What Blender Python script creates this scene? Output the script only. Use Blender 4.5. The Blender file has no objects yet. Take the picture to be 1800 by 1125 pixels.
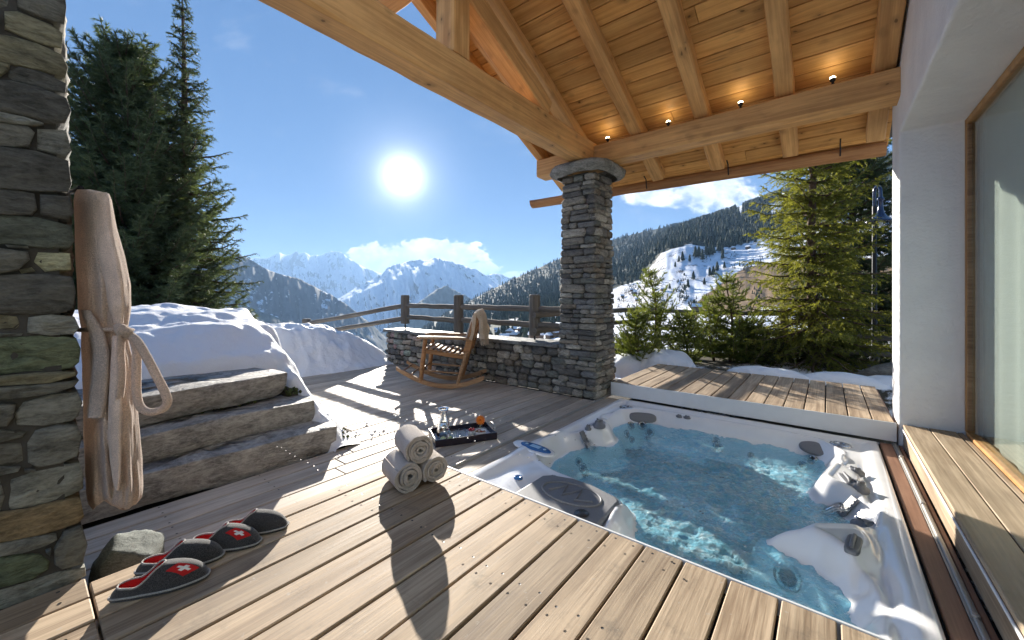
import bpy, math, random
import numpy as np
from mathutils import Vector, Matrix, Euler
random.seed(7)
S = bpy.context.scene
COL = S.collection

# ------------------------------------------------------------------ camera, sky, sun, exposure
CAM_H = 1.3
YAW = 38.5                                  # the deck boards run along +Y, the camera looks 38.5 degrees left of them
ca, sa = math.cos(math.radians(YAW)), math.sin(math.radians(YAW))
cam = bpy.data.cameras.new('camera'); camo = bpy.data.objects.new('camera', cam); COL.objects.link(camo)
camo.location = (0, 0, CAM_H); camo.rotation_euler = (math.radians(90), 0, math.radians(YAW))
cam.sensor_width = 36; cam.lens = 13.9; cam.shift_y = -0.0236; cam.clip_start = 0.02; cam.clip_end = 90000
S.camera = camo
FOC, CX, CY = 695.0, 900.0, 520.0

def at(px, py, Y):
    """point seen at photo pixel (px, py) at depth Y"""
    X = (px - CX) / FOC * Y
    return (X * ca - Y * sa, X * sa + Y * ca, CAM_H - (py - CY) / FOC * Y)

SUN_AZ = YAW + 15.44                        # degrees left of +Y
SUN_EL = 16.2
a_, e_ = math.radians(SUN_AZ), math.radians(SUN_EL)
SUN = Vector((-math.sin(a_) * math.cos(e_), math.cos(a_) * math.cos(e_), math.sin(e_)))
sun = bpy.data.lights.new('sun', 'SUN'); suno = bpy.data.objects.new('sun', sun); COL.objects.link(suno)
sun.energy = 4.6; sun.angle = math.radians(0.5); sun.color = (1.0, 0.93, 0.82)
suno.rotation_euler = SUN.to_track_quat('Z', 'Y').to_euler()

S.view_settings.view_transform = 'Standard'; S.view_settings.look = 'None'
S.view_settings.gamma = 1.0; S.view_settings.use_curve_mapping = False
S.view_settings.exposure = 1.95
S.cycles.use_denoising = True
S.cycles.max_bounces = 10; S.cycles.diffuse_bounces = 5; S.cycles.glossy_bounces = 4
S.cycles.transparent_max_bounces = 24; S.cycles.transmission_bounces = 8; S.cycles.volume_bounces = 0
S.cycles.caustics_reflective = False; S.cycles.caustics_refractive = False
S.cycles.sample_clamp_indirect = 6.0


class NB:
    """small node-tree writer"""
    def __init__(s, nt):
        s.nt = nt; nt.nodes.clear()
    def n(s, typ, ins=None, out=0, **attrs):
        nd = s.nt.nodes.new(typ)
        for k, v in attrs.items():
            setattr(nd, k, v)
        for k, v in (ins or {}).items():
            sock = nd.inputs[k]
            if isinstance(v, bpy.types.NodeSocket):
                s.nt.links.new(v, sock)
            elif v is not None:
                if isinstance(v, (tuple, list)) and len(v) == 3 and sock.type == 'RGBA':
                    v = (*v, 1)
                sock.default_value = v
        return nd.outputs[out]
    def math(s, op, a, b=0.0, c=0.0, clamp=False):
        return s.n('ShaderNodeMath', {0: a, 1: b, 2: c}, operation=op, use_clamp=clamp)
    def vmath(s, op, a, b=(0, 0, 0), out=0):
        return s.n('ShaderNodeVectorMath', {0: a, 1: b}, out, operation=op)
    def mix(s, f, a, b, blend='MIX'):
        nd = s.nt.nodes.new('ShaderNodeMix'); nd.data_type = 'RGBA'; nd.blend_type = blend; nd.clamp_factor = True
        for k, v in ((0, f), (6, a), (7, b)):
            if isinstance(v, bpy.types.NodeSocket): s.nt.links.new(v, nd.inputs[k])
            else:
                if isinstance(v, (tuple, list)) and len(v) == 3: v = (*v, 1)
                nd.inputs[k].default_value = v
        return nd.outputs[2]
    def mapping(s, v, scale=(1, 1, 1), loc=(0, 0, 0)):
        return s.n('ShaderNodeMapping', {0: v, 'Scale': scale, 'Location': loc})
    def noise(s, v, scale, detail=4, rough=0.55, dist=0.0, out=0):
        return s.n('ShaderNodeTexNoise', {'Vector': v, 'Scale': scale, 'Detail': detail, 'Roughness': rough, 'Distortion': dist}, out)
    def ramp(s, f, stops, interp='LINEAR'):
        nd = s.nt.nodes.new('ShaderNodeValToRGB'); s.nt.links.new(f, nd.inputs[0])
        cr = nd.color_ramp; cr.interpolation = interp
        while len(cr.elements) < len(stops): cr.elements.new(0.5)
        for e, (p, c) in zip(cr.elements, stops):
            e.position = p
            e.color = (c, c, c, 1) if isinstance(c, (int, float)) else (*c, 1)
        return nd.outputs[0]
    def smooth(s, f, a, b, lo=0.0, hi=1.0):
        return s.n('ShaderNodeMapRange', {0: f, 1: a, 2: b, 3: lo, 4: hi}, interpolation_type='SMOOTHSTEP')
    def bump(s, h, strength=0.3, dist=0.02, normal=None):
        return s.n('ShaderNodeBump', {'Strength': strength, 'Distance': dist, 'Height': h, 'Normal': normal})
    def pr(s, **k):
        names = dict(col='Base Color', rough='Roughness', metal='Metallic', nrm='Normal', trans='Transmission Weight', ior='IOR',
                     sss='Subsurface Weight', sheen='Sheen Weight', coat='Coat Weight', ecol='Emission Color', estr='Emission Strength',
                     spec='Specular IOR Level', alpha='Alpha', coatr='Coat Roughness')
        return s.n('ShaderNodeBsdfPrincipled', {names[q]: v for q, v in k.items()})
    def out(s, surf=None, vol=None):
        o = s.nt.nodes.new('ShaderNodeOutputMaterial')
        if surf is not None: s.nt.links.new(surf, o.inputs[0])
        if vol is not None: s.nt.links.new(vol, o.inputs[1])

# world: Nishita sky, the sun's aureole, and two banks of cloud far off
W = bpy.data.worlds.new('World'); S.world = W; W.use_nodes = True
b = NB(W.node_tree)
sky = b.n('ShaderNodeTexSky', sky_type='NISHITA', sun_disc=False, sun_elevation=math.radians(SUN_EL),
          sun_rotation=math.radians(-SUN_AZ), altitude=1500, air_density=1.0, dust_density=0.35, ozone_density=2.2)
SKY_STRENGTH = 0.10
dirv = b.n('ShaderNodeTexCoord', out=0)
dn = b.vmath('NORMALIZE', dirv)
ds = b.math('MAXIMUM', b.vmath('DOT_PRODUCT', dn, tuple(SUN), out=1), 0.0)
core = b.math('MULTIPLY', b.math('POWER', ds, 7500.0), 34.0)
halo = b.math('MULTIPLY', b.math('POWER', ds, 1100.0), 5.0)
wide = b.math('MULTIPLY', b.math('POWER', ds, 200.0), 1.0)
glow = b.math('ADD', b.math('ADD', core, halo), wide)
sepd = b.n('ShaderNodeSeparateXYZ', {0: dn}, 2)
fz = b.math('MAXIMUM', b.vmath('DOT_PRODUCT', dn, (-sa, ca, 0), out=1), 0.05)     # bearing frame of the valley the terrace faces
front = b.smooth(b.vmath('DOT_PRODUCT', dn, (-sa, ca, 0), out=1), 0.1, 0.3)
hx = b.math('DIVIDE', b.vmath('DOT_PRODUCT', dn, (ca, sa, 0), out=1), fz)
hz = b.math('DIVIDE', sepd, fz)
cv = b.n('ShaderNodeCombineXYZ', {0: hx, 1: hz, 2: 0.0})
n1 = b.noise(b.mapping(cv, (19, 27, 1)), 1.0, 10, 0.62, 0.2)
n2 = b.noise(b.mapping(cv, (5, 9, 1), (3, 1, 0)), 1.0, 6, 0.55, 0.2)
def blob(cx, cz, rx, rz):
    u = b.math('DIVIDE', b.math('SUBTRACT', hx, cx), rx); v = b.math('DIVIDE', b.math('SUBTRACT', hz, cz), rz)
    return b.math('SUBTRACT', 1.0, b.math('ADD', b.math('MULTIPLY', u, u), b.math('MULTIPLY', v, v)))
c1 = b.math('MAXIMUM', blob(-0.345, 0.092, 0.085, 0.045), blob(-0.205, 0.100, 0.145, 0.048))
c1 = b.math('MAXIMUM', c1, blob(-0.09, 0.067, 0.07, 0.02))
c1 = b.math('MAXIMUM', c1, blob(0.05, 0.05, 0.10, 0.014))
c1 = b.math('ADD', b.math('MULTIPLY', c1, 0.9), b.math('MULTIPLY', b.math('SUBTRACT', n1, 0.5), 3.0))
c2 = b.math('MAXIMUM', blob(0.50, 0.265, 0.14, 0.06), blob(0.36, 0.25, 0.10, 0.03))
c2 = b.math('ADD', c2, b.math('MULTIPLY', b.math('SUBTRACT', n1, 0.5), 2.6))
den = b.math('MULTIPLY', b.math('MAXIMUM', b.smooth(c1, 0.02, 0.22), b.math('MULTIPLY', b.smooth(c2, 0.0, 0.75), 0.9)), front)
streak = b.math('MULTIPLY', b.math('MULTIPLY', b.smooth(n2, 0.55, 0.8), 0.25), front)
tint = b.mix(1.0, b.n('ShaderNodeGamma', {0: sky, 1: 0.3}), (0.255, 0.51, 0.95), 'MULTIPLY')
hazeband = b.smooth(sepd, 0.0, 0.35, 1.0, 0.0)
gl = b.mix(1.0, (1.0, 0.985, 0.95), b.n('ShaderNodeCombineColor', {0: glow, 1: glow, 2: glow}), 'MULTIPLY')
base = b.mix(1.0, tint, gl, 'ADD')
ccol = b.mix(b.smooth(n1, 0.38, 0.66), (2.5, 2.65, 2.9), (4.2, 4.2, 4.2))
base = b.mix(streak, base, (2.4, 2.6, 2.9))
base = b.mix(den, base, ccol)
bg = b.n('ShaderNodeBackground', {0: base, 1: SKY_STRENGTH})
wo = W.node_tree.nodes.new('ShaderNodeOutputWorld'); W.node_tree.links.new(bg, wo.inputs[0])
W.cycles.sampling_method = 'MANUAL'; W.cycles.sample_map_resolution = 1024

# ------------------------------------------------------------------ mesh and object helpers
def wl(o):
    v = Vector((0, 0, 0))
    while o is not None:
        v += o.location; o = o.parent
    return v

def link(name, data, parent=None, loc=(0, 0, 0), rot=(0, 0, 0), world=False):
    o = bpy.data.objects.new(name, data); COL.objects.link(o)
    l = Vector(loc)
    if parent is not None:
        o.parent = parent
        if world: l = l - wl(parent)
    o.location = l; o.rotation_euler = rot
    return o

def tag(o, label=None, cat=None, group=None, kind=None):
    if label: o['label'] = label
    if cat: o['category'] = cat
    if group: o['group'] = group
    if kind: o['kind'] = kind
    return o

def thing(name, label, cat, loc=(0, 0, 0), rotz=0.0, group=None):
    o = link(name, None, None, loc, (0, 0, rotz))
    return tag(o, label, cat, group)

def copy_tree(o, parent=None):
    c = o.copy(); COL.objects.link(c)
    if parent is not None: c.parent = parent
    for ch in list(o.children): copy_tree(ch, c)
    return c

class MB:
    def __init__(s): s.v = []; s.f = []; s.m = []; s.sm = []; s.slot = 0; s.smooth = True
    def add(s, vs, fs, smooth=None):
        o = len(s.v); s.v += [tuple(p) for p in vs]
        sm = s.smooth if smooth is None else smooth
        for f in fs:
            s.f.append(tuple(i + o for i in f)); s.m.append(s.slot); s.sm.append(sm)
        return s
    def cbox(s, c, size, bev=0.004, R=None):
        """box with chamfered edges"""
        hx, hy, hz = size[0] / 2, size[1] / 2, size[2] / 2
        bv = min(bev, hx * .8, hy * .8, hz * .8)
        vs = []; idx = {}
        for sx in (-1, 1):
            for sy in (-1, 1):
                for sz in (-1, 1):
                    for k in range(3):
                        p = [sx * hx, sy * hy, sz * hz]
                        for q in range(3):
                            if q != k: p[q] -= (sx, sy, sz)[q] * bv
                        idx[(sx, sy, sz, k)] = len(vs); vs.append(Vector(p))
        fs = []
        for k in range(3):
            u, w = (k + 1) % 3, (k + 2) % 3
            for sg in (-1, 1):
                q = []
                for a, bb in ((-1, -1), (1, -1), (1, 1), (-1, 1)):
                    t = [0, 0, 0]; t[k] = sg; t[u] = a; t[w] = bb; q.append(idx[(*t, k)])
                fs.append(q if sg > 0 else q[::-1])
        for k in range(3):
            u, w = (k + 1) % 3, (k + 2) % 3
            for a in (-1, 1):
                for bb in (-1, 1):
                    t0 = [0, 0, 0]; t1 = [0, 0, 0]
                    t0[k] = -1; t1[k] = 1; t0[u] = t1[u] = a; t0[w] = t1[w] = bb
                    q = [idx[(*t0, u)], idx[(*t1, u)], idx[(*t1, w)], idx[(*t0, w)]]
                    fs.append(q if a * bb > 0 else q[::-1])
        for sx in (-1, 1):
            for sy in (-1, 1):
                for sz in (-1, 1):
                    q = [idx[(sx, sy, sz, k)] for k in range(3)]
                    fs.append(q if sx * sy * sz > 0 else q[::-1])
        if R is not None: vs = [R @ p for p in vs]
        c = Vector(c)
        return s.add([p + c for p in vs], fs, False)
    def bar(s, p, q, w, h, bev=0.006, up=(0, 0, 1)):
        p, q = Vector(p), Vector(q); d = q - p; y = d.normalized()
        x = y.cross(Vector(up)).normalized(); z = x.cross(y)
        return s.cbox((p + q) / 2, (w, d.length, h), bev, Matrix((x, y, z)).transposed())
    def grid(s, P, closed_u=False, closed_v=False, flip=False, smooth=None):
        nu, nv = len(P), len(P[0]); vs = [p for row in P for p in row]; fs = []
        for i in range(nu if closed_u else nu - 1):
            for j in range(nv if closed_v else nv - 1):
                i2, j2 = (i + 1) % nu, (j + 1) % nv
                q = (i * nv + j, i2 * nv + j, i2 * nv + j2, i * nv + j2)
                fs.append(q[::-1] if flip else q)
        return s.add(vs, fs, smooth)
    def tube(s, pts, r, n=10, caps=True, closed=False, squash=1.0):
        pts = [Vector(p) for p in pts]; m = len(pts)
        rs = r if isinstance(r, (list, tuple)) else [r] * m
        rows = []; ref = None
        for i, p in enumerate(pts):
            if closed: t = pts[(i + 1) % m] - pts[i - 1]
            else: t = pts[min(i + 1, m - 1)] - pts[max(i - 1, 0)]
            t = t.normalized() if t.length > 1e-9 else Vector((0, 0, 1))
            if ref is None: ref = Vector((0, 0, 1)) if abs(t.z) < .9 else Vector((1, 0, 0))
            x = (ref - t * ref.dot(t)).normalized(); y = t.cross(x); ref = x
            rows.append([p + x * (rs[i] * squash * math.cos(2 * math.pi * k / n)) + y * (rs[i] * math.sin(2 * math.pi * k / n)) for k in range(n)])
        s.grid(rows, closed, True, flip=True)
        if caps and not closed:
            for row, fl in ((rows[0], False), (rows[-1], True)):
                f = list(range(n)); s.add(row, [f[::-1] if fl else f][::1], False)
        return s
    def lathe(s, prof, n=24, c=(0, 0, 0), R=None):
        c = Vector(c)
        rows = []
        for r, z in prof:
            ring = [Vector((r * math.cos(2 * math.pi * k / n), r * math.sin(2 * math.pi * k / n), z)) for k in range(n)]
            rows.append([(R @ p if R is not None else p) + c for p in ring])
        return s.grid(rows, False, True)
    def prism(s, outline, z0, z1, smooth=False):
        n = len(outline)
        vs = [(x, y, z0) for x, y in outline] + [(x, y, z1) for x, y in outline]
        fs = [tuple(range(n))[::-1], tuple(range(n, 2 * n))] + [(i, (i + 1) % n, n + (i + 1) % n, n + i) for i in range(n)]
        return s.add(vs, fs, smooth)
    def mesh(s, name, mats):
        me = bpy.data.meshes.new(name); me.from_pydata(s.v, [], s.f)
        for m in (mats if isinstance(mats, (list, tuple)) else [mats]): me.materials.append(m)
        me.polygons.foreach_set('material_index', s.m); me.polygons.foreach_set('use_smooth', s.sm)
        me.update(); return me
    def build(s, name, mats, parent=None, at=(0, 0, 0), rot=(0, 0, 0), world=False):
        return link(name, s.mesh(name, mats), parent, at, rot, world)

def np_mesh(name, V, F, mat, smooth=True, attrs=None):
    """V (n,3), F (m,k) arrays"""
    me = bpy.data.meshes.new(name)
    n, (m, k) = len(V), F.shape
    me.vertices.add(n); me.vertices.foreach_set('co', V.astype(np.float32).ravel())
    me.loops.add(m * k); me.loops.foreach_set('vertex_index', F.astype(np.int32).ravel())
    me.polygons.add(m); me.polygons.foreach_set('loop_start', (np.arange(m) * k).astype(np.int32))
    me.polygons.foreach_set('loop_total', np.full(m, k, np.int32)) if bpy.app.version < (4, 1) else None
    me.polygons.foreach_set('use_smooth', np.full(m, smooth, bool))
    for nm, arr in (attrs or {}).items():
        if arr.ndim == 1:
            a = me.attributes.new(nm, 'FLOAT', 'POINT'); a.data.foreach_set('value', arr.astype(np.float32))
        else:
            a = me.attributes.new(nm, 'FLOAT_COLOR', 'POINT')
            a.data.foreach_set('color', np.concatenate([arr, np.ones((n, 1))], 1).astype(np.float32).ravel())
    me.materials.append(mat); me.update(calc_edges=True); me.validate()
    return me

def grid_faces(nu, nv):
    i, j = np.meshgrid(np.arange(nu - 1), np.arange(nv - 1), indexing='ij')
    q = (i * nv + j).ravel()
    return np.stack([q, q + nv, q + nv + 1, q + 1], 1)

def hash3(ix, iy, iz, seed=0):
    h = (ix.astype(np.int64) * 374761393 + iy.astype(np.int64) * 668265263 + iz.astype(np.int64) * 2147483647 + seed * 1274126177) & 0xFFFFFFFF
    h = ((h ^ (h >> 13)) * 1274126177) & 0xFFFFFFFF
    h = ((h ^ (h >> 16)) * 2246822519) & 0xFFFFFFFF
    return ((h ^ (h >> 15)) & 0xFFFFFF) / float(0xFFFFFF)

def vnoise(x, y, z=0.0, seed=0):
    x, y, z = np.broadcast_arrays(np.asarray(x, float), np.asarray(y, float), np.asarray(z, float))
    ix, iy, iz = np.floor(x), np.floor(y), np.floor(z); fx, fy, fz_ = x - ix, y - iy, z - iz
    u, v, w = [t * t * t * (t * (t * 6 - 15) + 10) for t in (fx, fy, fz_)]
    r = 0
    for dx in (0, 1):
        for dy in (0, 1):
            for dz in (0, 1):
                r = r + hash3(ix + dx, iy + dy, iz + dz, seed) * (u if dx else 1 - u) * (v if dy else 1 - v) * (w if dz else 1 - w)
    return r * 2 - 1

def fbm(x, y, z=0.0, oct=5, seed=0, gain=0.5, ridged=False):
    r, a, f, t = 0, 1.0, 1.0, 0
    for k in range(oct):
        n = vnoise(np.asarray(x) * f, np.asarray(y) * f, np.asarray(z) * f, seed + k)
        r = r + a * ((1 - 2 * np.abs(n)) if ridged else n); t += a; a *= gain; f *= 2.03
    return r / t

def sstep(a, b2, x):
    t = np.clip((np.asarray(x, float) - a) / (b2 - a), 0, 1); return t * t * (3 - 2 * t)

# ------------------------------------------------------------------ materials
MATS = {}
def material(name):
    m = bpy.data.materials.new(name); m.use_nodes = True; MATS[name] = m
    return m, NB(m.node_tree)

def m_plain(name, col, rough=0.5, metal=0.0, bump=0.0, bscale=60, var=0.12, **k):
    m, b = material(name)
    v = b.n('ShaderNodeTexCoord', out=3)
    n = b.noise(v, bscale, 5)
    c = b.mix(b.smooth(n, 0.25, 0.75), tuple(x * (1 - var) for x in col), tuple(min(1, x * (1 + var)) for x in col))
    kw = dict(col=c, rough=b.smooth(n, 0.2, 0.8, max(0.02, rough - .07), min(1, rough + .07)), metal=metal, **k)
    if bump: kw['nrm'] = b.bump(n, bump, 0.01)
    b.out(b.pr(**kw)); return m

def m_wood(name, c1, c2, axis=1, rough=0.7, fine=70, along=2.0, bump=0.35, knots=0.0, streak=0.0, var=(0.75, 1.2), spec=0.35, dirt=0.0):
    m, b = material(name)
    v = b.n('ShaderNodeTexCoord', out=3)
    rnd = b.n('ShaderNodeObjectInfo', out=5)
    off = b.vmath('MULTIPLY', b.n('ShaderNodeCombineXYZ', {0: rnd, 1: rnd, 2: rnd}), (137.0, 251.0, 89.0))
    p = b.vmath('ADD', v, off)
    sc = [fine] * 3; sc[axis] = along
    g1 = b.noise(b.mapping(p, sc), 1.0, 7, 0.62, 0.6)
    sc2 = [9.0] * 3; sc2[axis] = 0.7
    g2 = b.noise(b.mapping(p, sc2), 1.0, 4, 0.55, 1.2)
    g3 = b.noise(p, 2.3, 4, 0.6)
    f = b.math('ADD', b.math('MULTIPLY', g1, 0.55), b.math('MULTIPLY', g2, 0.45))
    c = b.mix(b.smooth(f, 0.33, 0.67), c1, c2)
    val = b.math('MULTIPLY', b.n('ShaderNodeMapRange', {0: rnd, 3: var[0], 4: var[1]}), b.smooth(g3, 0.2, 0.8, 0.84, 1.12))
    c = b.mix(1.0, c, b.n('ShaderNodeCombineColor', {0: val, 1: val, 2: val}), 'MULTIPLY')
    h = f
    if knots:
        sk = [2.6] * 3; sk[axis] = 1.5
        kv = b.mapping(b.vmath('ADD', p, b.vmath('MULTIPLY', b.n('ShaderNodeTexNoise', {'Vector': p, 'Scale': 5.0}, 1), (0.12, 0.12, 0.12))), sk)
        vo = b.n('ShaderNodeTexVoronoi', {'Vector': kv, 'Scale': 2.6}, 0)
        k1 = b.smooth(vo, 0.045, 0.12, 1.0, 0.0)
        k2 = b.math('MULTIPLY', b.smooth(vo, 0.08, 0.30, 1.0, 0.0), 0.35)
        c = b.mix(b.math('MULTIPLY', b.math('MAXIMUM', k1, k2), knots), c, tuple(x * 0.22 for x in c1))
    if streak:
        ss = [16.0] * 3; ss[axis] = 1.1
        st = b.noise(b.mapping(p, ss, (7, 3, 5)), 1.0, 5, 0.6, 1.5)
        big = b.noise(p, 1.3, 3)
        sm = b.math('MULTIPLY', b.smooth(st, 0.54, 0.72), b.smooth(big, 0.45, 0.68))
        c = b.mix(b.math('MULTIPLY', sm, streak), c, (0.07, 0.036, 0.016))
    if dirt:
        dd = b.noise(b.mapping(p, (6, 6, 6), (31, 9, 2)), 1.0, 7, 0.7)
        c = b.mix(b.math('MULTIPLY', b.smooth(dd, 0.54, 0.78), dirt), c, (0.075, 0.065, 0.052))
        d2 = b.noise(b.mapping(p, (30, 30, 30), (3, 19, 2)), 1.0, 3, 0.6)
        c = b.mix(b.math('MULTIPLY', b.smooth(d2, 0.66, 0.74), dirt * 0.9), c, (0.42, 0.38, 0.32))
    b.out(b.pr(col=c, rough=b.smooth(g1, 0.2, 0.8, rough - .1, min(1, rough + .1)), nrm=b.bump(h, bump, 0.004), spec=spec))
    return m

def m_stone(name, scale=1.0, bump=0.9, rough=0.85, lichen=0.35):
    """rock whose own colour comes from the object's colour"""
    m, b = material(name)
    v = b.n('ShaderNodeTexCoord', out=3); info = b.n('ShaderNodeObjectInfo', out=5)
    colr = b.n('ShaderNodeObjectInfo', out=1)
    off = b.vmath('MULTIPLY', b.n('ShaderNodeCombineXYZ', {0: info, 1: info, 2: info}), (91.0, 57.0, 133.0))
    p = b.vmath('ADD', v, off)
    q = b.mapping(p, (1, 1, 2.6))
    n1 = b.noise(q, 7 * scale, 9, 0.66, 0.8)
    n2 = b.noise(q, 34 * scale, 7, 0.7, 0.3)
    n3 = b.noise(b.mapping(p, (1, 1, 5), (4, 4, 4)), 5 * scale, 6, 0.7, 2.0)
    val = b.math('ADD', b.smooth(n1, 0.25, 0.75, 0.5, 1.35), b.smooth(n2, 0.3, 0.7, -0.28, 0.28))
    c = b.mix(1.0, colr, b.n('ShaderNodeCombineColor', {0: val, 1: val, 2: val}), 'MULTIPLY')
    c = b.mix(b.math('MULTIPLY', b.smooth(n3, 0.60, 0.70), lichen), c, b.mix(0.5, (0.36, 0.36, 0.33), colr))
    c = b.mix(b.math('MULTIPLY', b.smooth(b.noise(p, 3.3 * scale, 5), 0.55, 0.7), 0.16), c, (0.13, 0.10, 0.06))
    h = b.math('ADD', b.math('MULTIPLY', n1, 1.0), b.math('MULTIPLY', n2, 0.45))
    b.out(b.pr(col=c, rough=rough, nrm=b.bump(h, bump, 0.03 / scale), spec=0.3)); return m

M_DECK = m_wood('weathered_deck_wood', (0.235, 0.16, 0.098), (0.53, 0.405, 0.275), 1, 0.72, 80, 2.2, 0.5, dirt=0.6, var=(.70, 1.2))
M_DECKG = m_wood('grey_deck_wood', (0.36, 0.295, 0.23), (0.58, 0.505, 0.41), 1, 0.66, 80, 2.2, 0.4, dirt=0.3)
M_STEPW = m_wood('terrace_step_wood', (0.23, 0.165, 0.105), (0.46, 0.36, 0.25), 1, 0.7, 70, 2.0, 0.4, dirt=0.3, streak=0.25)
M_TRACKW = m_wood('reddish_track_wood', (0.25, 0.125, 0.075), (0.40, 0.225, 0.145), 1, 0.6, 70, 2.0, 0.3)
M_BEAM = m_wood('larch_beam_wood', (0.46, 0.235, 0.082), (0.72, 0.42, 0.17), 1, 0.62, 42, 1.1, 0.35, knots=0.8, streak=0.25, var=(0.85, 1.1))
M_ROOFB = m_wood('spruce_roof_board', (0.50, 0.235, 0.062), (0.76, 0.42, 0.14), 0, 0.6, 40, 1.0, 0.3, knots=0.95, streak=0.75, var=(0.78, 1.12))
M_FENCE = m_wood('weathered_fence_wood', (0.085, 0.075, 0.062), (0.20, 0.18, 0.155), 0, 0.85, 60, 2.0, 0.6, var=(0.85, 1.15))
M_FENCEV = m_wood('weathered_post_wood', (0.085, 0.075, 0.062), (0.20, 0.18, 0.155), 2, 0.85, 60, 2.0, 0.6, var=(0.85, 1.15))
M_CHAIR = m_wood('oiled_chair_wood', (0.19, 0.085, 0.032), (0.40, 0.205, 0.085), 0, 0.5, 60, 4.0, 0.25)
M_CHAIRP = m_wood('pale_chair_wood', (0.22, 0.12, 0.058), (0.42, 0.265, 0.145), 0, 0.55, 60, 4.0, 0.25)
M_FRAMEW = m_wood('window_frame_wood', (0.30, 0.145, 0.045), (0.48, 0.255, 0.09), 2, 0.5, 60, 2.0, 0.2)
M_STONE = m_stone('rubble_stone', 1.0, 0.9)
M_STONES = m_stone('small_rubble_stone', 1.6, 0.8)
M_SLABST = m_stone('step_slab_stone', 0.8, 0.7, 0.6, 0.25)
M_GRANITE = m_stone('speckled_granite', 6.0, 1.0, 0.8, 0.6)
M_MORTAR = m_plain('dark_joint', (0.05, 0.047, 0.042), 0.95, bump=0.5)
M_IRON = m_plain('black_iron', (0.02, 0.02, 0.022), 0.45, 0.6)
M_ALU = m_plain('grey_aluminium', (0.72, 0.73, 0.74), 0.5, 0.0, var=0.03, bscale=8)
M_STEEL = m_plain('steel_rail', (0.40, 0.385, 0.36), 0.45, 0.5, var=0.03, bscale=4)
M_ACRYL = m_plain('white_tub_acrylic', (0.82, 0.82, 0.83), 0.16, bscale=5, var=0.03, coat=0.6, coatr=0.05)
M_GREYP = m_plain('grey_tub_plastic', (0.17, 0.175, 0.19), 0.55, bscale=90, bump=0.1)
M_DARKP = m_plain('dark_jet_plastic', (0.035, 0.038, 0.042), 0.3)
M_CHROME = m_plain('brushed_jet_ring', (0.42, 0.43, 0.44), 0.25, 0.9)
M_PANEL = m_plain('blue_control_panel', (0.03, 0.12, 0.32), 0.15, var=0.05)
M_DISPLAY = m_plain('panel_display', (0.35, 0.55, 0.75), 0.2, var=0.03)
M_PANELB = m_plain('pale_blue_panel_surround', (0.50, 0.60, 0.80), 0.2, var=0.03)
M_BLACKT = m_plain('black_lacquer', (0.018, 0.013, 0.02), 0.22, var=0.05)
M_TRAYIN = m_plain('silver_tray_lining', (0.62, 0.61, 0.66), 0.3, 0.3, bscale=30)
M_PORC = m_plain('white_porcelain', (0.8, 0.8, 0.8), 0.15, var=0.02)
M_SOIL = m_plain('dark_soil', (0.045, 0.035, 0.022), 0.95, bump=1.0, bscale=12, var=0.5)
M_MOSS = m_plain('moss', (0.06, 0.075, 0.02), 0.95, bump=1.0, bscale=40, var=0.4)
M_LAMPB = m_plain('dark_blue_enamel', (0.012, 0.025, 0.075), 0.15, coat=0.6)
M_BARK = m_plain('conifer_bark', (0.095, 0.06, 0.042), 0.95, bump=1.0, bscale=22, var=0.4)
M_TWIG = m_plain('bare_twig', (0.22, 0.17, 0.13), 0.9, bscale=20, var=0.3)
M_RED = m_plain('red_felt', (0.50, 0.012, 0.012), 0.95, bump=0.5, bscale=400, var=0.15)
M_WHITEF = m_plain('white_felt', (0.75, 0.73, 0.70), 0.95, bump=0.4, bscale=300)
M_STITCH = m_plain('pale_blanket_stitch', (0.42, 0.40, 0.38), 0.9, bump=0.8, bscale=250, var=0.35)
M_HOUSEW = m_plain('chalet_wall', (0.16, 0.10, 0.06), 0.9)
M_SNOWROOF = m_plain('snowy_roof', (0.80, 0.81, 0.84), 0.8, var=0.04)
M_RASP = m_plain('red_berry', (0.35, 0.008, 0.02), 0.4)
M_GRANOLA = m_plain('muesli', (0.30, 0.16, 0.06), 0.9, bscale=120, var=0.6, bump=1.0)
M_LIME = m_plain('lime_flesh', (0.50, 0.62, 0.22), 0.4, bscale=60)
M_LIMER = m_plain('lime_rind', (0.10, 0.22, 0.02), 0.4)
M_ORANGE = m_plain('orange_petal', (0.75, 0.20, 0.008), 0.6, bscale=90, var=0.25)
M_ORANGEC = m_plain('flower_centre', (0.45, 0.07, 0.005), 0.8, bscale=200, var=0.4)

def m_felt():
    m, b = material('charcoal_felt')
    v = b.n('ShaderNodeTexCoord', out=3)
    n = b.noise(b.mapping(v, (1, 1, 1)), 420, 4, 0.7); n2 = b.noise(v, 60, 4)
    c = b.mix(b.smooth(n, 0.42, 0.66), (0.018, 0.018, 0.020), (0.105, 0.10, 0.10))
    b.out(b.pr(col=c, rough=0.95, sheen=0.4, nrm=b.bump(b.math('ADD', n, n2), 0.5, 0.003), spec=0.2)); return m
M_FELT = m_felt()

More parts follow.
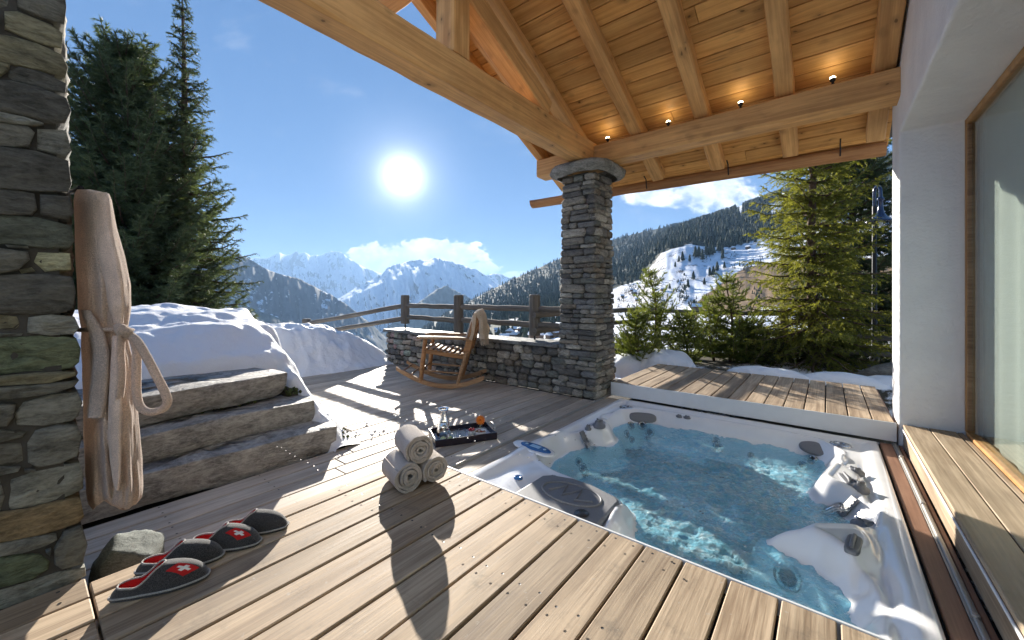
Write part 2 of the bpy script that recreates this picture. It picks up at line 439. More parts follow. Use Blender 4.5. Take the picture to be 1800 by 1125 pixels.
def m_terry(name, col, scale=260, trans=0.18, bump=0.9):
    m, b = material(name)
    v = b.n('ShaderNodeTexCoord', out=3)
    n = b.noise(v, scale, 3, 0.7); n2 = b.noise(v, 14, 4)
    val = b.math('MULTIPLY', b.smooth(n, 0.3, 0.7, 0.72, 1.18), b.smooth(n2, 0.3, 0.7, 0.9, 1.08))
    c = b.mix(1.0, col, b.n('ShaderNodeCombineColor', {0: val, 1: val, 2: val}), 'MULTIPLY')
    nrm = b.bump(n, bump, 0.006)
    p = b.pr(col=c, rough=1.0, sheen=0.5, nrm=nrm, spec=0.1)
    t = b.n('ShaderNodeBsdfTranslucent', {0: c, 1: nrm})
    b.out(b.n('ShaderNodeMixShader', {0: trans, 1: p, 2: t})); return m
M_ROBE = m_terry('taupe_terry', (0.74, 0.60, 0.51), 190, 0.25, 1.6)
M_SATEEN = m_terry('smooth_taupe_cotton', (0.76, 0.615, 0.52), 300, 0.2, 0.25)
M_TOWEL = m_terry('sand_towel_terry', (0.60, 0.53, 0.475), 330, 0.05, 1.0)
M_THROW = m_terry('camel_wool_throw', (0.66, 0.53, 0.39), 160, 0.25, 1.0)

def m_snow():
    m, b = material('snow')
    v = b.n('ShaderNodeTexCoord', out=3)
    n = b.noise(v, 9, 8, 0.62); n2 = b.noise(v, 90, 4, 0.6); n3 = b.noise(v, 2.2, 4)
    d = b.smooth(b.noise(v, 5, 8, 0.75), 0.63, 0.8)
    c = b.mix(b.math('MULTIPLY', d, 0.35), (0.86, 0.87, 0.89), (0.42, 0.38, 0.33))
    h = b.math('ADD', b.math('ADD', n, b.math('MULTIPLY', n2, 0.35)), n3)
    b.out(b.pr(col=c, rough=0.65, nrm=b.bump(h, 0.6, 0.05), sss=0.0, spec=0.3)); return m
M_SNOW = m_snow()

def m_plaster():
    m, b = material('white_plaster')
    v = b.n('ShaderNodeTexCoord', out=3)
    n = b.noise(v, 3.2, 6, 0.6); n2 = b.noise(v, 26, 6, 0.65)
    c = b.mix(b.smooth(n, 0.3, 0.7), (0.80, 0.80, 0.80), (0.87, 0.865, 0.855))
    b.out(b.pr(col=c, rough=0.9, nrm=b.bump(b.math('ADD', n, b.math('MULTIPLY', n2, 0.5)), 0.8, 0.025), spec=0.2)); return m
M_PLASTER = m_plaster()

def m_pane(name, tint=(0.93, 0.965, 0.95), ior=1.55):
    m, b = material(name)
    v = b.n('ShaderNodeTexCoord', out=3)
    nrm = b.bump(b.noise(v, 1.2, 2), 0.02, 0.05)
    f0 = ((ior - 1) / (ior + 1)) ** 2
    fr = b.math('ADD', f0, b.math('MULTIPLY', b.math('POWER', b.n('ShaderNodeLayerWeight', {0: 0.5, 'Normal': nrm}, 1), 5.0), 1 - f0))
    t = b.n('ShaderNodeBsdfTransparent', {0: (*tint, 1)})
    g = b.n('ShaderNodeBsdfGlossy', {'Color': (0.9, 0.95, 0.93, 1), 'Roughness': 0.02, 'Normal': nrm})
    b.out(b.n('ShaderNodeMixShader', {0: fr, 1: t, 2: g})); return m
M_PANE = m_pane('window_glass')
M_THIN = m_pane('clear_tumbler_glass', (0.93, 0.95, 0.95), 1.5)
def m_glass():
    m, b = material('thick_clear_glass')
    b.out(b.pr(col=(0.97, 0.99, 0.985), rough=0.01, trans=1.0, ior=1.45)); return m
M_GLASS = m_glass()

def m_water():
    m, b = material('spa_water_surface')
    v = b.n('ShaderNodeTexCoord', out=3)
    n1 = b.noise(v, 12, 5, 0.6, 1.0); n2 = b.noise(v, 34, 2, 0.5, 0.8)
    foam = b.n('ShaderNodeAttribute', attribute_name='foam', out=2)
    nrm = b.bump(b.math('ADD', n1, b.math('MULTIPLY', n2, 0.3)), 0.65, 0.04)
    fr = b.math('ADD', 0.02, b.math('MULTIPLY', b.math('POWER', b.n('ShaderNodeLayerWeight', {0: 0.5, 'Normal': nrm}, 1), 5.0), 0.9))
    bub = b.math('MULTIPLY', b.smooth(b.noise(v, 22, 7, 0.7, 1.5), 0.45, 0.75), 0.55)
    tr = b.n('ShaderNodeBsdfTransparent', {0: (0.60, 0.88, 0.98, 1)})
    df = b.n('ShaderNodeBsdfDiffuse', {0: b.mix(b.smooth(b.noise(v, 9, 7, 0.62, 1.6), 0.40, 0.70), (0.30, 0.74, 0.93), (0.70, 0.93, 0.98)), 'Normal': nrm})
    body = b.n('ShaderNodeMixShader', {0: b.math('ADD', b.smooth(foam, 0.0, 0.55, 0.22, 0.46), b.math('MULTIPLY', bub, foam), clamp=True), 1: tr, 2: df})
    wh = b.n('ShaderNodeBsdfDiffuse', {0: (0.8, 0.87, 0.9, 1), 'Normal': nrm})
    fo = b.math('MULTIPLY', b.smooth(b.noise(v, 70, 6, 0.75, 1.0), 0.50, 0.68), b.smooth(foam, 0.35, 1.0))
    body = b.n('ShaderNodeMixShader', {0: fo, 1: body, 2: wh})
    gl = b.n('ShaderNodeBsdfGlossy', {0: (1, 1, 1, 1), 'Roughness': 0.03, 'Normal': nrm})
    b.out(b.n('ShaderNodeMixShader', {0: fr, 1: body, 2: gl})); return m
M_WATER = m_water()

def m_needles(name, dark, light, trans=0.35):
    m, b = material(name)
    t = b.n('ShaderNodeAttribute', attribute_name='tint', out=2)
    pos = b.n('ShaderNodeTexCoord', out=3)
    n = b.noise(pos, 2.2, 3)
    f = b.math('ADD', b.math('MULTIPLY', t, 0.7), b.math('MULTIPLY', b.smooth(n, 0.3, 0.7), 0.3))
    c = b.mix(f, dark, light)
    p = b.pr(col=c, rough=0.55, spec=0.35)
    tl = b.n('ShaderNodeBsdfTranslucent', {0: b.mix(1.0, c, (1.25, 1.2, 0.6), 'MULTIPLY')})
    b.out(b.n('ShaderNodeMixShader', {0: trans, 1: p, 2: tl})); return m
M_SPRUCE = m_needles('spruce_needles', (0.070, 0.090, 0.020), (0.30, 0.30, 0.07), 0.58)
M_PINE = m_needles('pine_needles', (0.030, 0.052, 0.025), (0.150, 0.190, 0.095), 0.35)
M_PINEY = m_needles('young_pine_needles', (0.055, 0.09, 0.022), (0.25, 0.285, 0.07), 0.5)
M_DARKC = m_needles('dark_conifer_needles', (0.026, 0.042, 0.022), (0.105, 0.135, 0.062), 0.32)
M_JUNI = m_needles('shrub_needles', (0.022, 0.035, 0.012), (0.075, 0.09, 0.025), 0.3)

def m_terrain(name, rock=(0.085, 0.082, 0.085), snow=(0.80, 0.82, 0.86), amount=0.5, sc=0.004, forest=(0.018, 0.026, 0.02)):
    """snow lies where the ground is flat or the noise keeps it; the 'cover' attribute holds what grows there (wood, dry grass)"""
    m, b = material(name)
    pos = b.n('ShaderNodeTexCoord', out=3)
    nz = b.n('ShaderNodeSeparateXYZ', {0: b.n('ShaderNodeNewGeometry', out=1)}, 2)
    n = b.noise(pos, sc, 9, 0.65, 0.4); n2 = b.noise(pos, sc * 5, 7, 0.68)
    f = b.math('ADD', b.math('ADD', b.math('MULTIPLY', b.math('SUBTRACT', n, 0.5), 2.4), b.math('MULTIPLY', b.math('SUBTRACT', n2, 0.5), 1.8)), b.math('MULTIPLY', b.math('SUBTRACT', nz, 0.62), 1.2))
    s = b.smooth(b.math('ADD', f, amount - 0.5), -0.12, 0.12)
    cov = b.n('ShaderNodeAttribute', attribute_name='cover', out=0)
    sep = b.n('ShaderNodeSeparateColor', {0: cov}); sepn = sep.node
    wood_, grass = sepn.outputs[0], sepn.outputs[1]
    wd = b.smooth(b.math('ADD', wood_, b.math('MULTIPLY', b.math('SUBTRACT', n2, 0.5), 0.9)), 0.42, 0.6)
    gr = b.smooth(b.math('ADD', grass, b.math('MULTIPLY', b.math('SUBTRACT', n2, 0.5), 1.1)), 0.42, 0.58)
    gcol = b.mix(b.noise(pos, sc * 12, 5), (0.16, 0.10, 0.055), (0.30, 0.205, 0.12))
    c = b.mix(s, rock, snow)
    c = b.mix(gr, c, gcol)
    c = b.mix(wd, c, b.mix(b.noise(pos, sc * 20, 4), forest, tuple(x * 2.2 for x in forest)))
    b.out(b.pr(col=c, rough=0.9, nrm=b.bump(b.math('ADD', n, b.math('MULTIPLY', n2, 0.3)), 0.8, 0.06 / sc), spec=0.1)); return m
# ------------------------------------------------------------------ land: valley, mountains, wooded hillside
M_ALP = m_terrain('alpine_snow_rock', (0.19, 0.195, 0.21), (0.82, 0.84, 0.88), 0.90, 0.0016)
M_FAR = m_terrain('far_snow_rock', (0.10, 0.105, 0.12), (0.82, 0.84, 0.88), 0.62, 0.0012)
M_DARKM = m_terrain('dark_valley_slope', (0.07, 0.07, 0.075), (0.80, 0.82, 0.86), -0.12, 0.003)
M_HILL = m_terrain('wooded_hillside_ground', (0.10, 0.085, 0.07), (0.80, 0.82, 0.86), 0.40, 0.05)

def interp(tab, x):
    return np.interp(x, [t[0] for t in tab], [t[1] for t in tab])

def sheet(name, rows, px, sub, mat, noise=0.05, seed=0, cover=None, pyamp=0.0, gul=1.0):
    """land as seen down the valley: rows of (distance, skyline table) from the near foot to the crest, then a back slope"""
    px = np.asarray(px, float); P = []; C = []; pyl = []
    K = len(rows)
    for k in range(K - 1):
        d0, t0 = rows[k]; d1, t1 = rows[k + 1]
        for q in range(sub if k < K - 2 else sub + 1):
            s = q / sub; D = d0 * (d1 / d0) ** s
            py = interp(t0, px) * (1 - s) + interp(t1, px) * s
            g = (k + s)
            rn = fbm(px * 0.040 + seed + g * .35, g * 0.55 * gul, seed * 1.7, 5, seed, 0.5, True)
            rn2 = fbm(px * 0.11 + seed, g * 1.3 * gul, seed * 1.3, 4, seed + 9, 0.55)
            end = min(1.0, (K - 1 - g) * 2.0)
            Dn = D * (1 + noise * (rn + 0.35 * rn2))
            py = py + pyamp * (rn2 * (0.35 + 0.65 * (1 - end)) )
            X = (px - CX) / FOC * Dn; Z = CAM_H - (py - CY) / FOC * Dn
            P.append(np.stack([X * ca - Dn * sa, X * sa + Dn * ca, Z], 1))
            pyl.append(py)
            C.append(cover(px, py, g) if cover else np.zeros((len(px), 3)))
    last = P[-1]
    for q in (1, 2, 3):                                  # the far side of the crest falls away again
        dn = last[:, :2] * (1 + 0.10 * q)
        P.append(np.concatenate([dn, (last[:, 2] - np.linalg.norm(last[:, :2], axis=1) * 0.055 * q)[:, None]], 1)); C.append(C[-1])
    V = np.stack(P); nr = len(P)
    me = np_mesh(name, V.reshape(-1, 3), grid_faces(nr, len(px))[:, ::-1], mat, True, {'cover': np.stack(C).reshape(-1, 3)})
    o = link(name, me); tag(o, kind='structure')
    return o, V[:-3], np.stack(pyl)

flat = lambda y: [(0, y), (2400, y)]
sheet('far_mountain_range', [(10500, flat(556)), (11800, [(300, 520), (440, 500), (520, 492), (620, 500), (760, 520)]),
      (13500, [(300, 470), (400, 462), (430, 458), (452, 452), (468, 455), (480, 447), (492, 445), (505, 448), (514, 446), (521, 441), (527, 446), (536, 443), (546, 450), (560, 448), (572, 446), (582, 441), (598, 442), (610, 452), (640, 470), (700, 490), (780, 500)])],
      np.linspace(300, 780, 320), 22, M_FAR, 0.05, 3, None, 3.0)
sheet('side_peak', [(9500, flat(560)), (10500, [(780, 520), (880, 508), (960, 520)]), (11500, [(780, 500), (850, 486), (866, 480), (880, 482), (894, 488), (930, 500), (1000, 520)])],
      np.linspace(780, 1000, 90), 16, M_FAR, 0.05, 5, None, 2.0)
sheet('snowy_massif', [(5200, flat(610)), (5900, [(540, 590), (640, 560), (700, 540), (760, 530), (860, 535), (960, 560)]),
      (6800, [(540, 560), (620, 520), (680, 495), (740, 482), (800, 490), (860, 505), (960, 540)]),
      (7800, [(520, 575), (560, 548), (600, 520), (640, 498), (668, 484), (684, 468), (700, 464), (716, 459), (730, 457), (744, 456), (752, 458), (764, 453), (776, 455), (790, 459), (806, 465), (822, 468), (838, 474), (852, 484), (872, 497), (900, 512), (960, 540)])],
      np.linspace(520, 960, 330), 26, M_ALP, 0.07, 11, None, 3.0)
sheet('middle_spur', [(3600, flat(640)), (4500, [(640, 600), (780, 545), (900, 590)]), (5000, [(640, 610), (690, 566), (740, 528), (766, 509), (783, 502), (800, 510), (820, 520), (850, 540), (960, 600)])],
      np.linspace(640, 960, 150), 20, M_DARKM, 0.05, 17, lambda px, py, g: np.stack([0 * px + 0.9, 0 * px, 0 * px], 1), 3.0)
sheet('dark_valley_side', [(1700, flat(690)), (2300, [(0, 560), (300, 560), (420, 585), (560, 620), (700, 665), (760, 680)]),
      (3000, [(0, 470), (300, 490), (420, 520), (520, 560), (620, 600), (700, 640), (760, 660)]),
      (3700, [(0, 380), (250, 420), (380, 436), (412, 442), (432, 452), (452, 464), (470, 474), (486, 480), (502, 484), (520, 488), (540, 497), (560, 507), (585, 520), (610, 536), (640, 560), (668, 583), (700, 612), (760, 650)])],
      np.linspace(0, 760, 330), 26, M_DARKM, 0.04, 23,
      lambda px, py, g: np.stack([np.clip(0.30 + 0.4 * (g < 1.8) - 0.25 * sstep(430, 380, py) + 0.5 * fbm(px * 0.02, g * 2, 1.0, 4, 2), 0, 1), 0 * px, 0 * px], 1), 2.5, 2.2)

# right-hand hillside: woods above, snowy meadow with a dry-grass shoulder, scattered houses below
CRESTF = [(640, 640), (700, 605), (738, 582), (760, 566), (790, 548), (812, 537), (830, 527), (850, 516), (872, 505), (900, 492), (930, 478), (960, 465), (985, 454), (1020, 444), (1085, 419), (1130, 407), (1190, 396), (1240, 383), (1290, 366), (1330, 352), (1365, 340), (1420, 318), (1500, 290), (1570, 268), (1700, 225), (1900, 170), (2300, 90)]
CRESTN = [(640, 660), (740, 600), (800, 575), (860, 556), (930, 530), (985, 512), (1050, 490), (1090, 470), (1130, 446), (1180, 412), (1230, 392), (1290, 374), (1340, 356), (1380, 345), (1450, 320), (1520, 300), (1570, 282), (1700, 240), (1900, 190), (2300, 120)]
MEADT = [(640, 680), (740, 622), (800, 600), (860, 575), (930, 556), (985, 538), (1050, 522), (1090, 505), (1125, 494), (1150, 462), (1160, 448), (1180, 440), (1215, 432), (1250, 437), (1290, 436), (1340, 420), (1400, 405), (1480, 380), (1570, 350), (1700, 310), (1900, 260), (2300, 190)]
def hill_cover(px, py, g):
    top = interp(MEADT, px)
    wood_ = sstep(-2, 6, top - py) * 1.0
    wood_ = np.where(px < 1000, np.maximum(wood_, sstep(990, 850, px) * sstep(0.9, 1.4, np.full_like(px, g)) * 0.8), wood_)
    holes = fbm(px * 0.05, py * 0.03, 4.0, 4, 41)
    wood_ = wood_ * (1 - 0.75 * sstep(0.34, 0.5, holes) * (px > 1300) * (py < 400)) * (1 - .35 * sstep(0.3, 0.5, holes))
    lo = interp([(1150, 640), (1200, 556), (1235, 520), (1270, 494), (1310, 468), (1345, 462), (1420, 455), (1600, 450)], px)
    hi = interp([(1150, 660), (1230, 552), (1300, 560), (1345, 540), (1420, 540), (1600, 560)], px)
    grass = sstep(-8, 10, py - lo) * sstep(8, -10, py - hi) * sstep(1190, 1230, px)
    scrub = 0.45 * sstep(488, 515, py) * sstep(1230, 1160, px) * sstep(1040, 1090, px) * sstep(560, 540, py)
    return np.stack([wood_, np.maximum(grass * 0.9, scrub), 0 * px], 1)
hill_rows = [(40, [(640, 760), (900, 700), (1200, 690), (1500, 700), (2300, 760)]),
             (170, [(640, 720), (800, 670), (900, 634), (1000, 612), (1100, 600), (1300, 585), (1600, 580), (2300, 560)]),
             (360, [(640, 700), (800, 640), (880, 606), (940, 594), (1000, 578), (1100, 558), (1200, 540), (1300, 515), (1450, 480), (1600, 450), (2300, 360)]),
             (680, MEADT), (1150, CRESTN), (2300, CRESTF)]
SUBH = 26
hill, HV, HPY = sheet('wooded_hillside', hill_rows, np.linspace(640, 2300, 520), SUBH, M_HILL, 0.02, 31, hill_cover, 1.6, 5.0)

# valley floor far below, and the ground round the terrace
def ring_sheet(name, radii, z, mat, kind='structure'):
    n = 72; V = []
    for r, zz in zip(radii, z):
        V.append([(r * math.cos(2 * math.pi * k / n), r * math.sin(2 * math.pi * k / n), zz) for k in range(n + 1)])
    V = np.array(V)
    o = link(name, np_mesh(name, V.reshape(-1, 3), grid_faces(len(radii), n + 1), mat, True, {'cover': np.tile([0.3, 0.1, 0], (V.size // 3, 1))}))
    return tag(o, kind=kind)
ring_sheet('valley_floor', [30, 120, 400, 900, 2000, 6000, 20000, 26000], [-18, -60, -200, -430, -620, -760, -900, -900], M_HILL)

gx = np.concatenate([np.linspace(-60, -14, 24), np.linspace(-13, 8, 64), np.linspace(9, 60, 26)]); gy = np.concatenate([np.linspace(-40, -4, 12), np.linspace(-3, 16, 58), np.linspace(17, 80, 24)])
GX, GY = np.meshgrid(gx, gy, indexing='ij')
gz = np.full_like(GX, -0.35)
gz = gz + 0.42 * sstep(6.4, 6.9, GY) * sstep(-2.7, -2.3, GX)
gz = gz + 0.05 * fbm(GX * 1.5, GY * 1.5, 0, 4, 5)
gz = gz - np.maximum(0, GY - 9.3) * 0.30 * (GX > -30) - np.maximum(0, -7.2 - GX) * 0.10 * (GY < 3) - np.maximum(0, -6.6 - GX) * 0.4 * sstep(2.5, 4, GY)
gz = np.where(GX < -3.1, gz - np.maximum(0, GY - 5.2) * 0.35, gz)
def m_ground():
    m, b = material('garden_ground')
    v = b.n('ShaderNodeTexCoord', out=3)
    n = b.noise(v, 0.8, 8, 0.65); n2 = b.noise(v, 18, 6, 0.7)
    s = b.smooth(b.math('ADD', n, b.math('MULTIPLY', b.math('SUBTRACT', n2, .5), .2)), 0.50, 0.56)
    soil = b.mix(n2, (0.03, 0.024, 0.014), (0.10, 0.085, 0.05))
    b.out(b.pr(col=b.mix(s, soil, (0.82, 0.83, 0.86)), rough=0.95, nrm=b.bump(n2, 0.8, 0.05))); return m
tag(link('ground', np_mesh('ground', np.stack([GX, GY, gz], -1).reshape(-1, 3), grid_faces(len(gx), len(gy)), m_ground(), True)), kind='structure')

# woods on the far slopes: many low trees joined, the ones that stand alone on the meadow as things
def fir_shape(rng, n=6, tiers=3):
    V = []; F = []
    for t in range(tiers):
        z0 = 0.10 + 0.80 * t / tiers; z1 = min(1.0, z0 + 0.52); r = 0.215 * (1 - 0.62 * t / tiers)
        o = len(V); a0 = rng.random() * 6
        for k in range(n):
            rr = r * rng.uniform(0.75, 1.2); a = a0 + 2 * math.pi * k / n
            V.append((rr * math.cos(a), rr * math.sin(a), z0 + rng.uniform(-.03, .03)))
        V.append((0, 0, z1)); V.append((0, 0, z0 + 0.08))
        F += [(o + k, o + (k + 1) % n, o + n) for k in range(n)] + [(o + (k + 1) % n, o + k, o + n + 1) for k in range(n)]
    return np.array(V), np.array(F)

def m_farwood():
    m, b = material('far_forest')
    t = b.n('ShaderNodeAttribute', attribute_name='tint', out=2)
    b.out(b.pr(col=b.mix(t, (0.028, 0.04, 0.03), (0.085, 0.095, 0.06)), rough=0.9, spec=0.1)); return m
M_FARWOOD = m_farwood()

def sample_sheet(V, PY, n, rng, cond, r0=0, r1=None):
    """random points on a land sheet, weighted by how large each spot shows from the terrace"""
    nr, nc = V.shape[:2]; r1 = r1 or nr - 1
    res = []
    dpy = np.maximum(0.15, PY[:-1].mean(1) - PY[1:].mean(1))[r0:r1]; w = dpy / dpy.sum()
    while len(res) < n:
        i = r0 + rng.choice(len(w), p=w); j = rng.integers(0, nc - 1); s, t = rng.random(), rng.random()
        p = (V[i, j] * (1 - s) + V[i + 1, j] * s) * (1 - t) + (V[i, j + 1] * (1 - s) + V[i + 1, j + 1] * s) * t
        py = PY[i, j] * (1 - s) + PY[i + 1, j] * s
        D = -p[0] * sa + p[1] * ca; px = CX + FOC * (p[0] * ca + p[1] * sa) / D
        if cond(px, py, D, i): res.append((p, px, py, D))
    return res

def forest(name, pts, hmin, hmax, rng):
    shapes = [fir_shape(random.Random(k), 5, 2) for k in range(8)]
    Vs = []; Fs = []; T = []; o = 0
    for p, px, py, D in pts:
        V, F = shapes[rng.integers(0, 8)]
        h = rng.uniform(hmin, hmax)
        Vs.append(V * h * np.array([1.0, 1.0, 1]) + p - np.array([0, 0, 0.06 * h])); Fs.append(F + o); o += len(V); T.append(np.full(len(V), rng.random()))
    return tag(link(name, np_mesh(name, np.concatenate(Vs), np.concatenate(Fs), M_FARWOOD, False, {'tint': np.concatenate(T)})), kind='stuff')

rng = np.random.default_rng(5)
def wooded(px, py, D, i):
    if px > 1700: return False
    c = hill_cover(np.array([px]), np.array([py]), i / SUBH)[0, 0]
    n = fbm(px * 0.03, py * 0.05, 2.0, 3, 77)
    return c + 0.45 * n > 0.55
forest('far_woods', sample_sheet(HV, HPY, 7600, rng, wooded, 4 * SUBH), 13, 25, rng)
forest('hillside_woods', sample_sheet(HV, HPY, 3600, rng, wooded, 3 * SUBH, 4 * SUBH + 3), 11, 22, rng)
forest('valley_woods', sample_sheet(HV, HPY, 1500, rng, lambda px, py, D, i: px < 1000 and py > interp(CRESTN, px) and fbm(px * 0.04, py * 0.06, 0, 3, 3) > -0.12, 2 * SUBH, 4 * SUBH), 8, 16, rng)

def scrubby(px, py, D, i):
    n = fbm(px * 0.045, py * 0.07, 6.0, 3, 91)
    return (1085 < px < 1225 and 480 < py < 560 and n > 0.02) or (1140 < px < 1350 and 440 < py < 545 and n > 0.33)
forest('hillside_scrub', sample_sheet(HV, HPY, 900, rng, scrubby, SUBH, 3 * SUBH), 1.5, 4.5, rng)
def near_row(px, py):
    """the spot of the hillside seen at (px, py)"""
    j = int(np.clip((px - 640) / (2300 - 640) * (HV.shape[1] - 1), 0, HV.shape[1] - 1))
    i = int(np.argmin(np.abs(HPY[:SUBH * 4, j] - py)))
    return HV[i, j]
mf = []
for k in range(4):
    V, F = fir_shape(random.Random(50 + k), 9, 5)
    mf.append((np_mesh('fir_crown', V, F, M_FARWOOD, False, {'tint': np.random.default_rng(k).random(len(V)) * .6}),))
trunk_me = MB().tube([(0, 0, -0.03), (0, 0, 0.18)], 0.022, 6).mesh('fir_trunk', M_BARK)
ALONE = [(1200, 458, 17), (1196, 462, 12), (1213, 462, 12), (1223, 453, 22), (1230, 452, 20), (1236, 456, 18), (1243, 452, 22), (1250, 450, 24), (1256, 446, 22), (1264, 444, 23), (1271, 446, 18), (1272, 455, 16),
         (1221, 492, 12), (1212, 505, 10), (1206, 512, 9), (1284, 436, 14), (1292, 434, 13), (1304, 433, 16), (1248, 486, 12), (1256, 484, 14), (1263, 478, 13), (1276, 474, 12), (1113, 498, 17), (1104, 500, 15), (1128, 492, 14), (1097, 502, 15), (1136, 486, 12), (1317, 428, 13), (1330, 426, 15), (1240, 500, 9), (1190, 470, 9), (1180, 508, 8), (1150, 520, 9)]
for k, (px, py, h) in enumerate(ALONE):
    p = near_row(px, py)
    lab = 'far dark fir at the left foot of the snowy meadow beside the wood' if px < 1160 else 'far dark fir along the upper edge of the snowy meadow' if py < 441 else 'far dark fir in the clump on the upper snowy meadow' if py < 463 and px > 1192 else 'small far fir standing low on the snowy meadow'
    t = thing('fir_tree', lab, 'tree', tuple(p), k * 1.3, lab.replace('far dark fir', 'far firs').replace('small far fir', 'far firs'))
    hh = h * random.uniform(.85, 1.1)
    for me, nm in ((mf[k % 4][0], 'crown'), (trunk_me, 'trunk')):
        o = link(nm, me, t); o.scale = (hh, hh, hh)

# houses in the valley and on the slope
hb = MB().cbox((0, 0, 0.3), (1.0, 0.8, 0.62), 0.01); hme = hb.mesh('house_wall', M_HOUSEW)
rb = MB(); rb.smooth = False
rb.add([(-.62, -.56, .58), (.62, -.56, .58), (.62, .56, .58), (-.62, .56, .58), (-.62, 0, .98), (.62, 0, .98)], [(0, 1, 5, 4), (2, 3, 4, 5), (1, 2, 5), (3, 0, 4), (3, 2, 1, 0)]); rme = rb.mesh('house_roof', M_SNOWROOF)
def house(p, s, lab, grp):
    t = thing('chalet', lab, 'house', tuple(p), random.uniform(0, 3), grp)
    for me, nm in ((hme, 'wall'), (rme, 'roof')):
        o = link(nm, me, t); o.scale = (s, s, s)
hr = random.Random(3)
for k in range(46):
    px = hr.uniform(872, 985); py = 571 + (985 - px) * 0.10 + hr.uniform(-6, 24) + (6 if px < 900 else 0)
    house(near_row(px, py), hr.uniform(5, 8), 'tiny snow roofed chalet in the valley village behind the low wall', 'chalets of the far valley village')
for k in range(7):
    px = hr.uniform(1092, 1180); py = hr.uniform(508, 534)
    house(near_row(px, py), hr.uniform(3.5, 5), 'tiny chalet among scrub on the slope right of the stone pillar', 'chalets on the slope right of the pillar')
for px, py, lab in ((1292, 440, 'tiny chalet under the dark wood at the top of the snowy meadow'), (1318, 436, 'tiny chalet at the top of the snowy meadow nearest the big spruce'), (1228, 548, 'tiny chalet just above the rail fence between the young pines')):
    house(near_row(px, py), 6, lab, 'chalets on the far meadow')

# haze over the valley: one closed box round everything
def haze():
    m, b = material('valley_haze')
    o = m.node_tree.nodes.new('ShaderNodeOutputMaterial')
    v = b.n('ShaderNodeVolumePrincipled', {'Color': (0.40, 0.64, 1.0, 1), 'Density': HAZE_DENSITY, 'Anisotropy': 0.1})
    m.node_tree.links.new(v, o.inputs[1])
    R = 27000
    bx = MB(); bx.smooth = False
    x0, y0, x1, y1, z0, z1 = -R, -R, R, R, -950, 1640
    bx.add([(x0, y0, z0), (x1, y0, z0), (x1, y1, z0), (x0, y1, z0), (x0, y0, z1), (x1, y0, z1), (x1, y1, z1), (x0, y1, z1)],
           [(3, 2, 1, 0), (4, 5, 6, 7), (0, 1, 5, 4), (1, 2, 6, 5), (2, 3, 7, 6), (3, 0, 4, 7)])
    tag(bx.build('haze', m), kind='stuff')
HAZE_DENSITY = 6.2e-5
haze()

# ------------------------------------------------------------------ decks
PITCH = 0.166
def board(parent, name, x0, x1, y0, y1, ztop, th, mat, rz=0.0, bev=0.004):
    c = ((x0 + x1) / 2 + random.uniform(-.0008, .0008), (y0 + y1) / 2, ztop - th / 2 + random.uniform(-.0012, .0008))
    return MB().cbox((0, 0, 0), (x1 - x0, y1 - y0, th), bev).build(name, mat, parent, c, (random.uniform(-.0008, .0008), random.uniform(-.006, .006), rz + random.uniform(-.0007, .0007)), world=True)

def screws(parent, pts, r=0.0058):
    s = MB(); s.smooth = False
    for x, y, z in pts:
        n = 8; s.add([(x + r * math.cos(2 * math.pi * k / n), y + r * math.sin(2 * math.pi * k / n), z) for k in range(n)] + [(x, y, z - .001)], [(k, (k + 1) % n, n) for k in range(n)])
    tag(s.build('screw_heads', M_IRON, parent, tuple(wl(parent)), world=True), kind='stuff')

GAP = 0.011
# lower terrace
lower = link('lower_deck', None); tag(lower, kind='structure')
sub = MB(); sub.cbox((-4.6, 2.2, -0.17), (5.2, 8.0, 0.2), 0.0); sub.build('deck_joists', M_MORTAR, lower)
sc = []
x = -2.245; k = 0
rngb = random.Random(11)
while x > -6.55:
    x0 = x - PITCH
    if x0 > -3.37: y0 = -1.2
    elif x0 > -3.72: y0 = 1.80 + (-3.37 - x0) * 0.55
    else: y0 = 2.02
    y1 = 4.47
    cuts = [y0]
    if y0 < 0:
        cuts.append(rngb.uniform(0.55, 2.6))
        cuts.append(y1)
    else: cuts += [y1] if rngb.random() < .4 else [rngb.uniform(2.6, 3.9), y1]
    for q in range(len(cuts) - 1):
        board(lower, 'deck_board', x0 + GAP / 2, x - GAP / 2, cuts[q] + .002, cuts[q + 1] - .002, 0, 0.03, M_DECKG)
    yy = y0 + .1
    while yy < y1:
        sc += [(x0 + .035, yy, .0012), (x - .035, yy, .0012)]; yy += .55
    x = x0; k += 1
board(lower, 'deck_board', -2.236, -2.055, -1.0, 4.74, -0.002, 0.03, M_DECKG)
screws(lower, sc)

# fixed upper deck that the photographer stands on
SL = 0.19
upper = link('upper_deck', None); tag(upper, kind='structure')
sc = []
x = -2.29; xs = [-2.29, -2.125]
while xs[-1] < 0.45: xs.append(min(0.5, xs[-1] + PITCH))
for a, c in zip(xs[:-1], xs[1:]):
    board(upper, 'deck_board', a + GAP / 2, c - GAP / 2, -2.6, 0.172, SL, 0.03, M_DECK)
    for yy in (0.10, -.42): sc += [(a + .04, yy, SL + .0012), (c - .04, yy, SL + .0012)]
board(upper, 'deck_board', -2.44, -2.296, -2.6, -0.06, SL, 0.03, M_DECK)
MB().cbox((-0.9, -1.2, 0.07), (2.9, 2.6, 0.16), 0).build('deck_joists', M_MORTAR, upper)
screws(upper, sc)

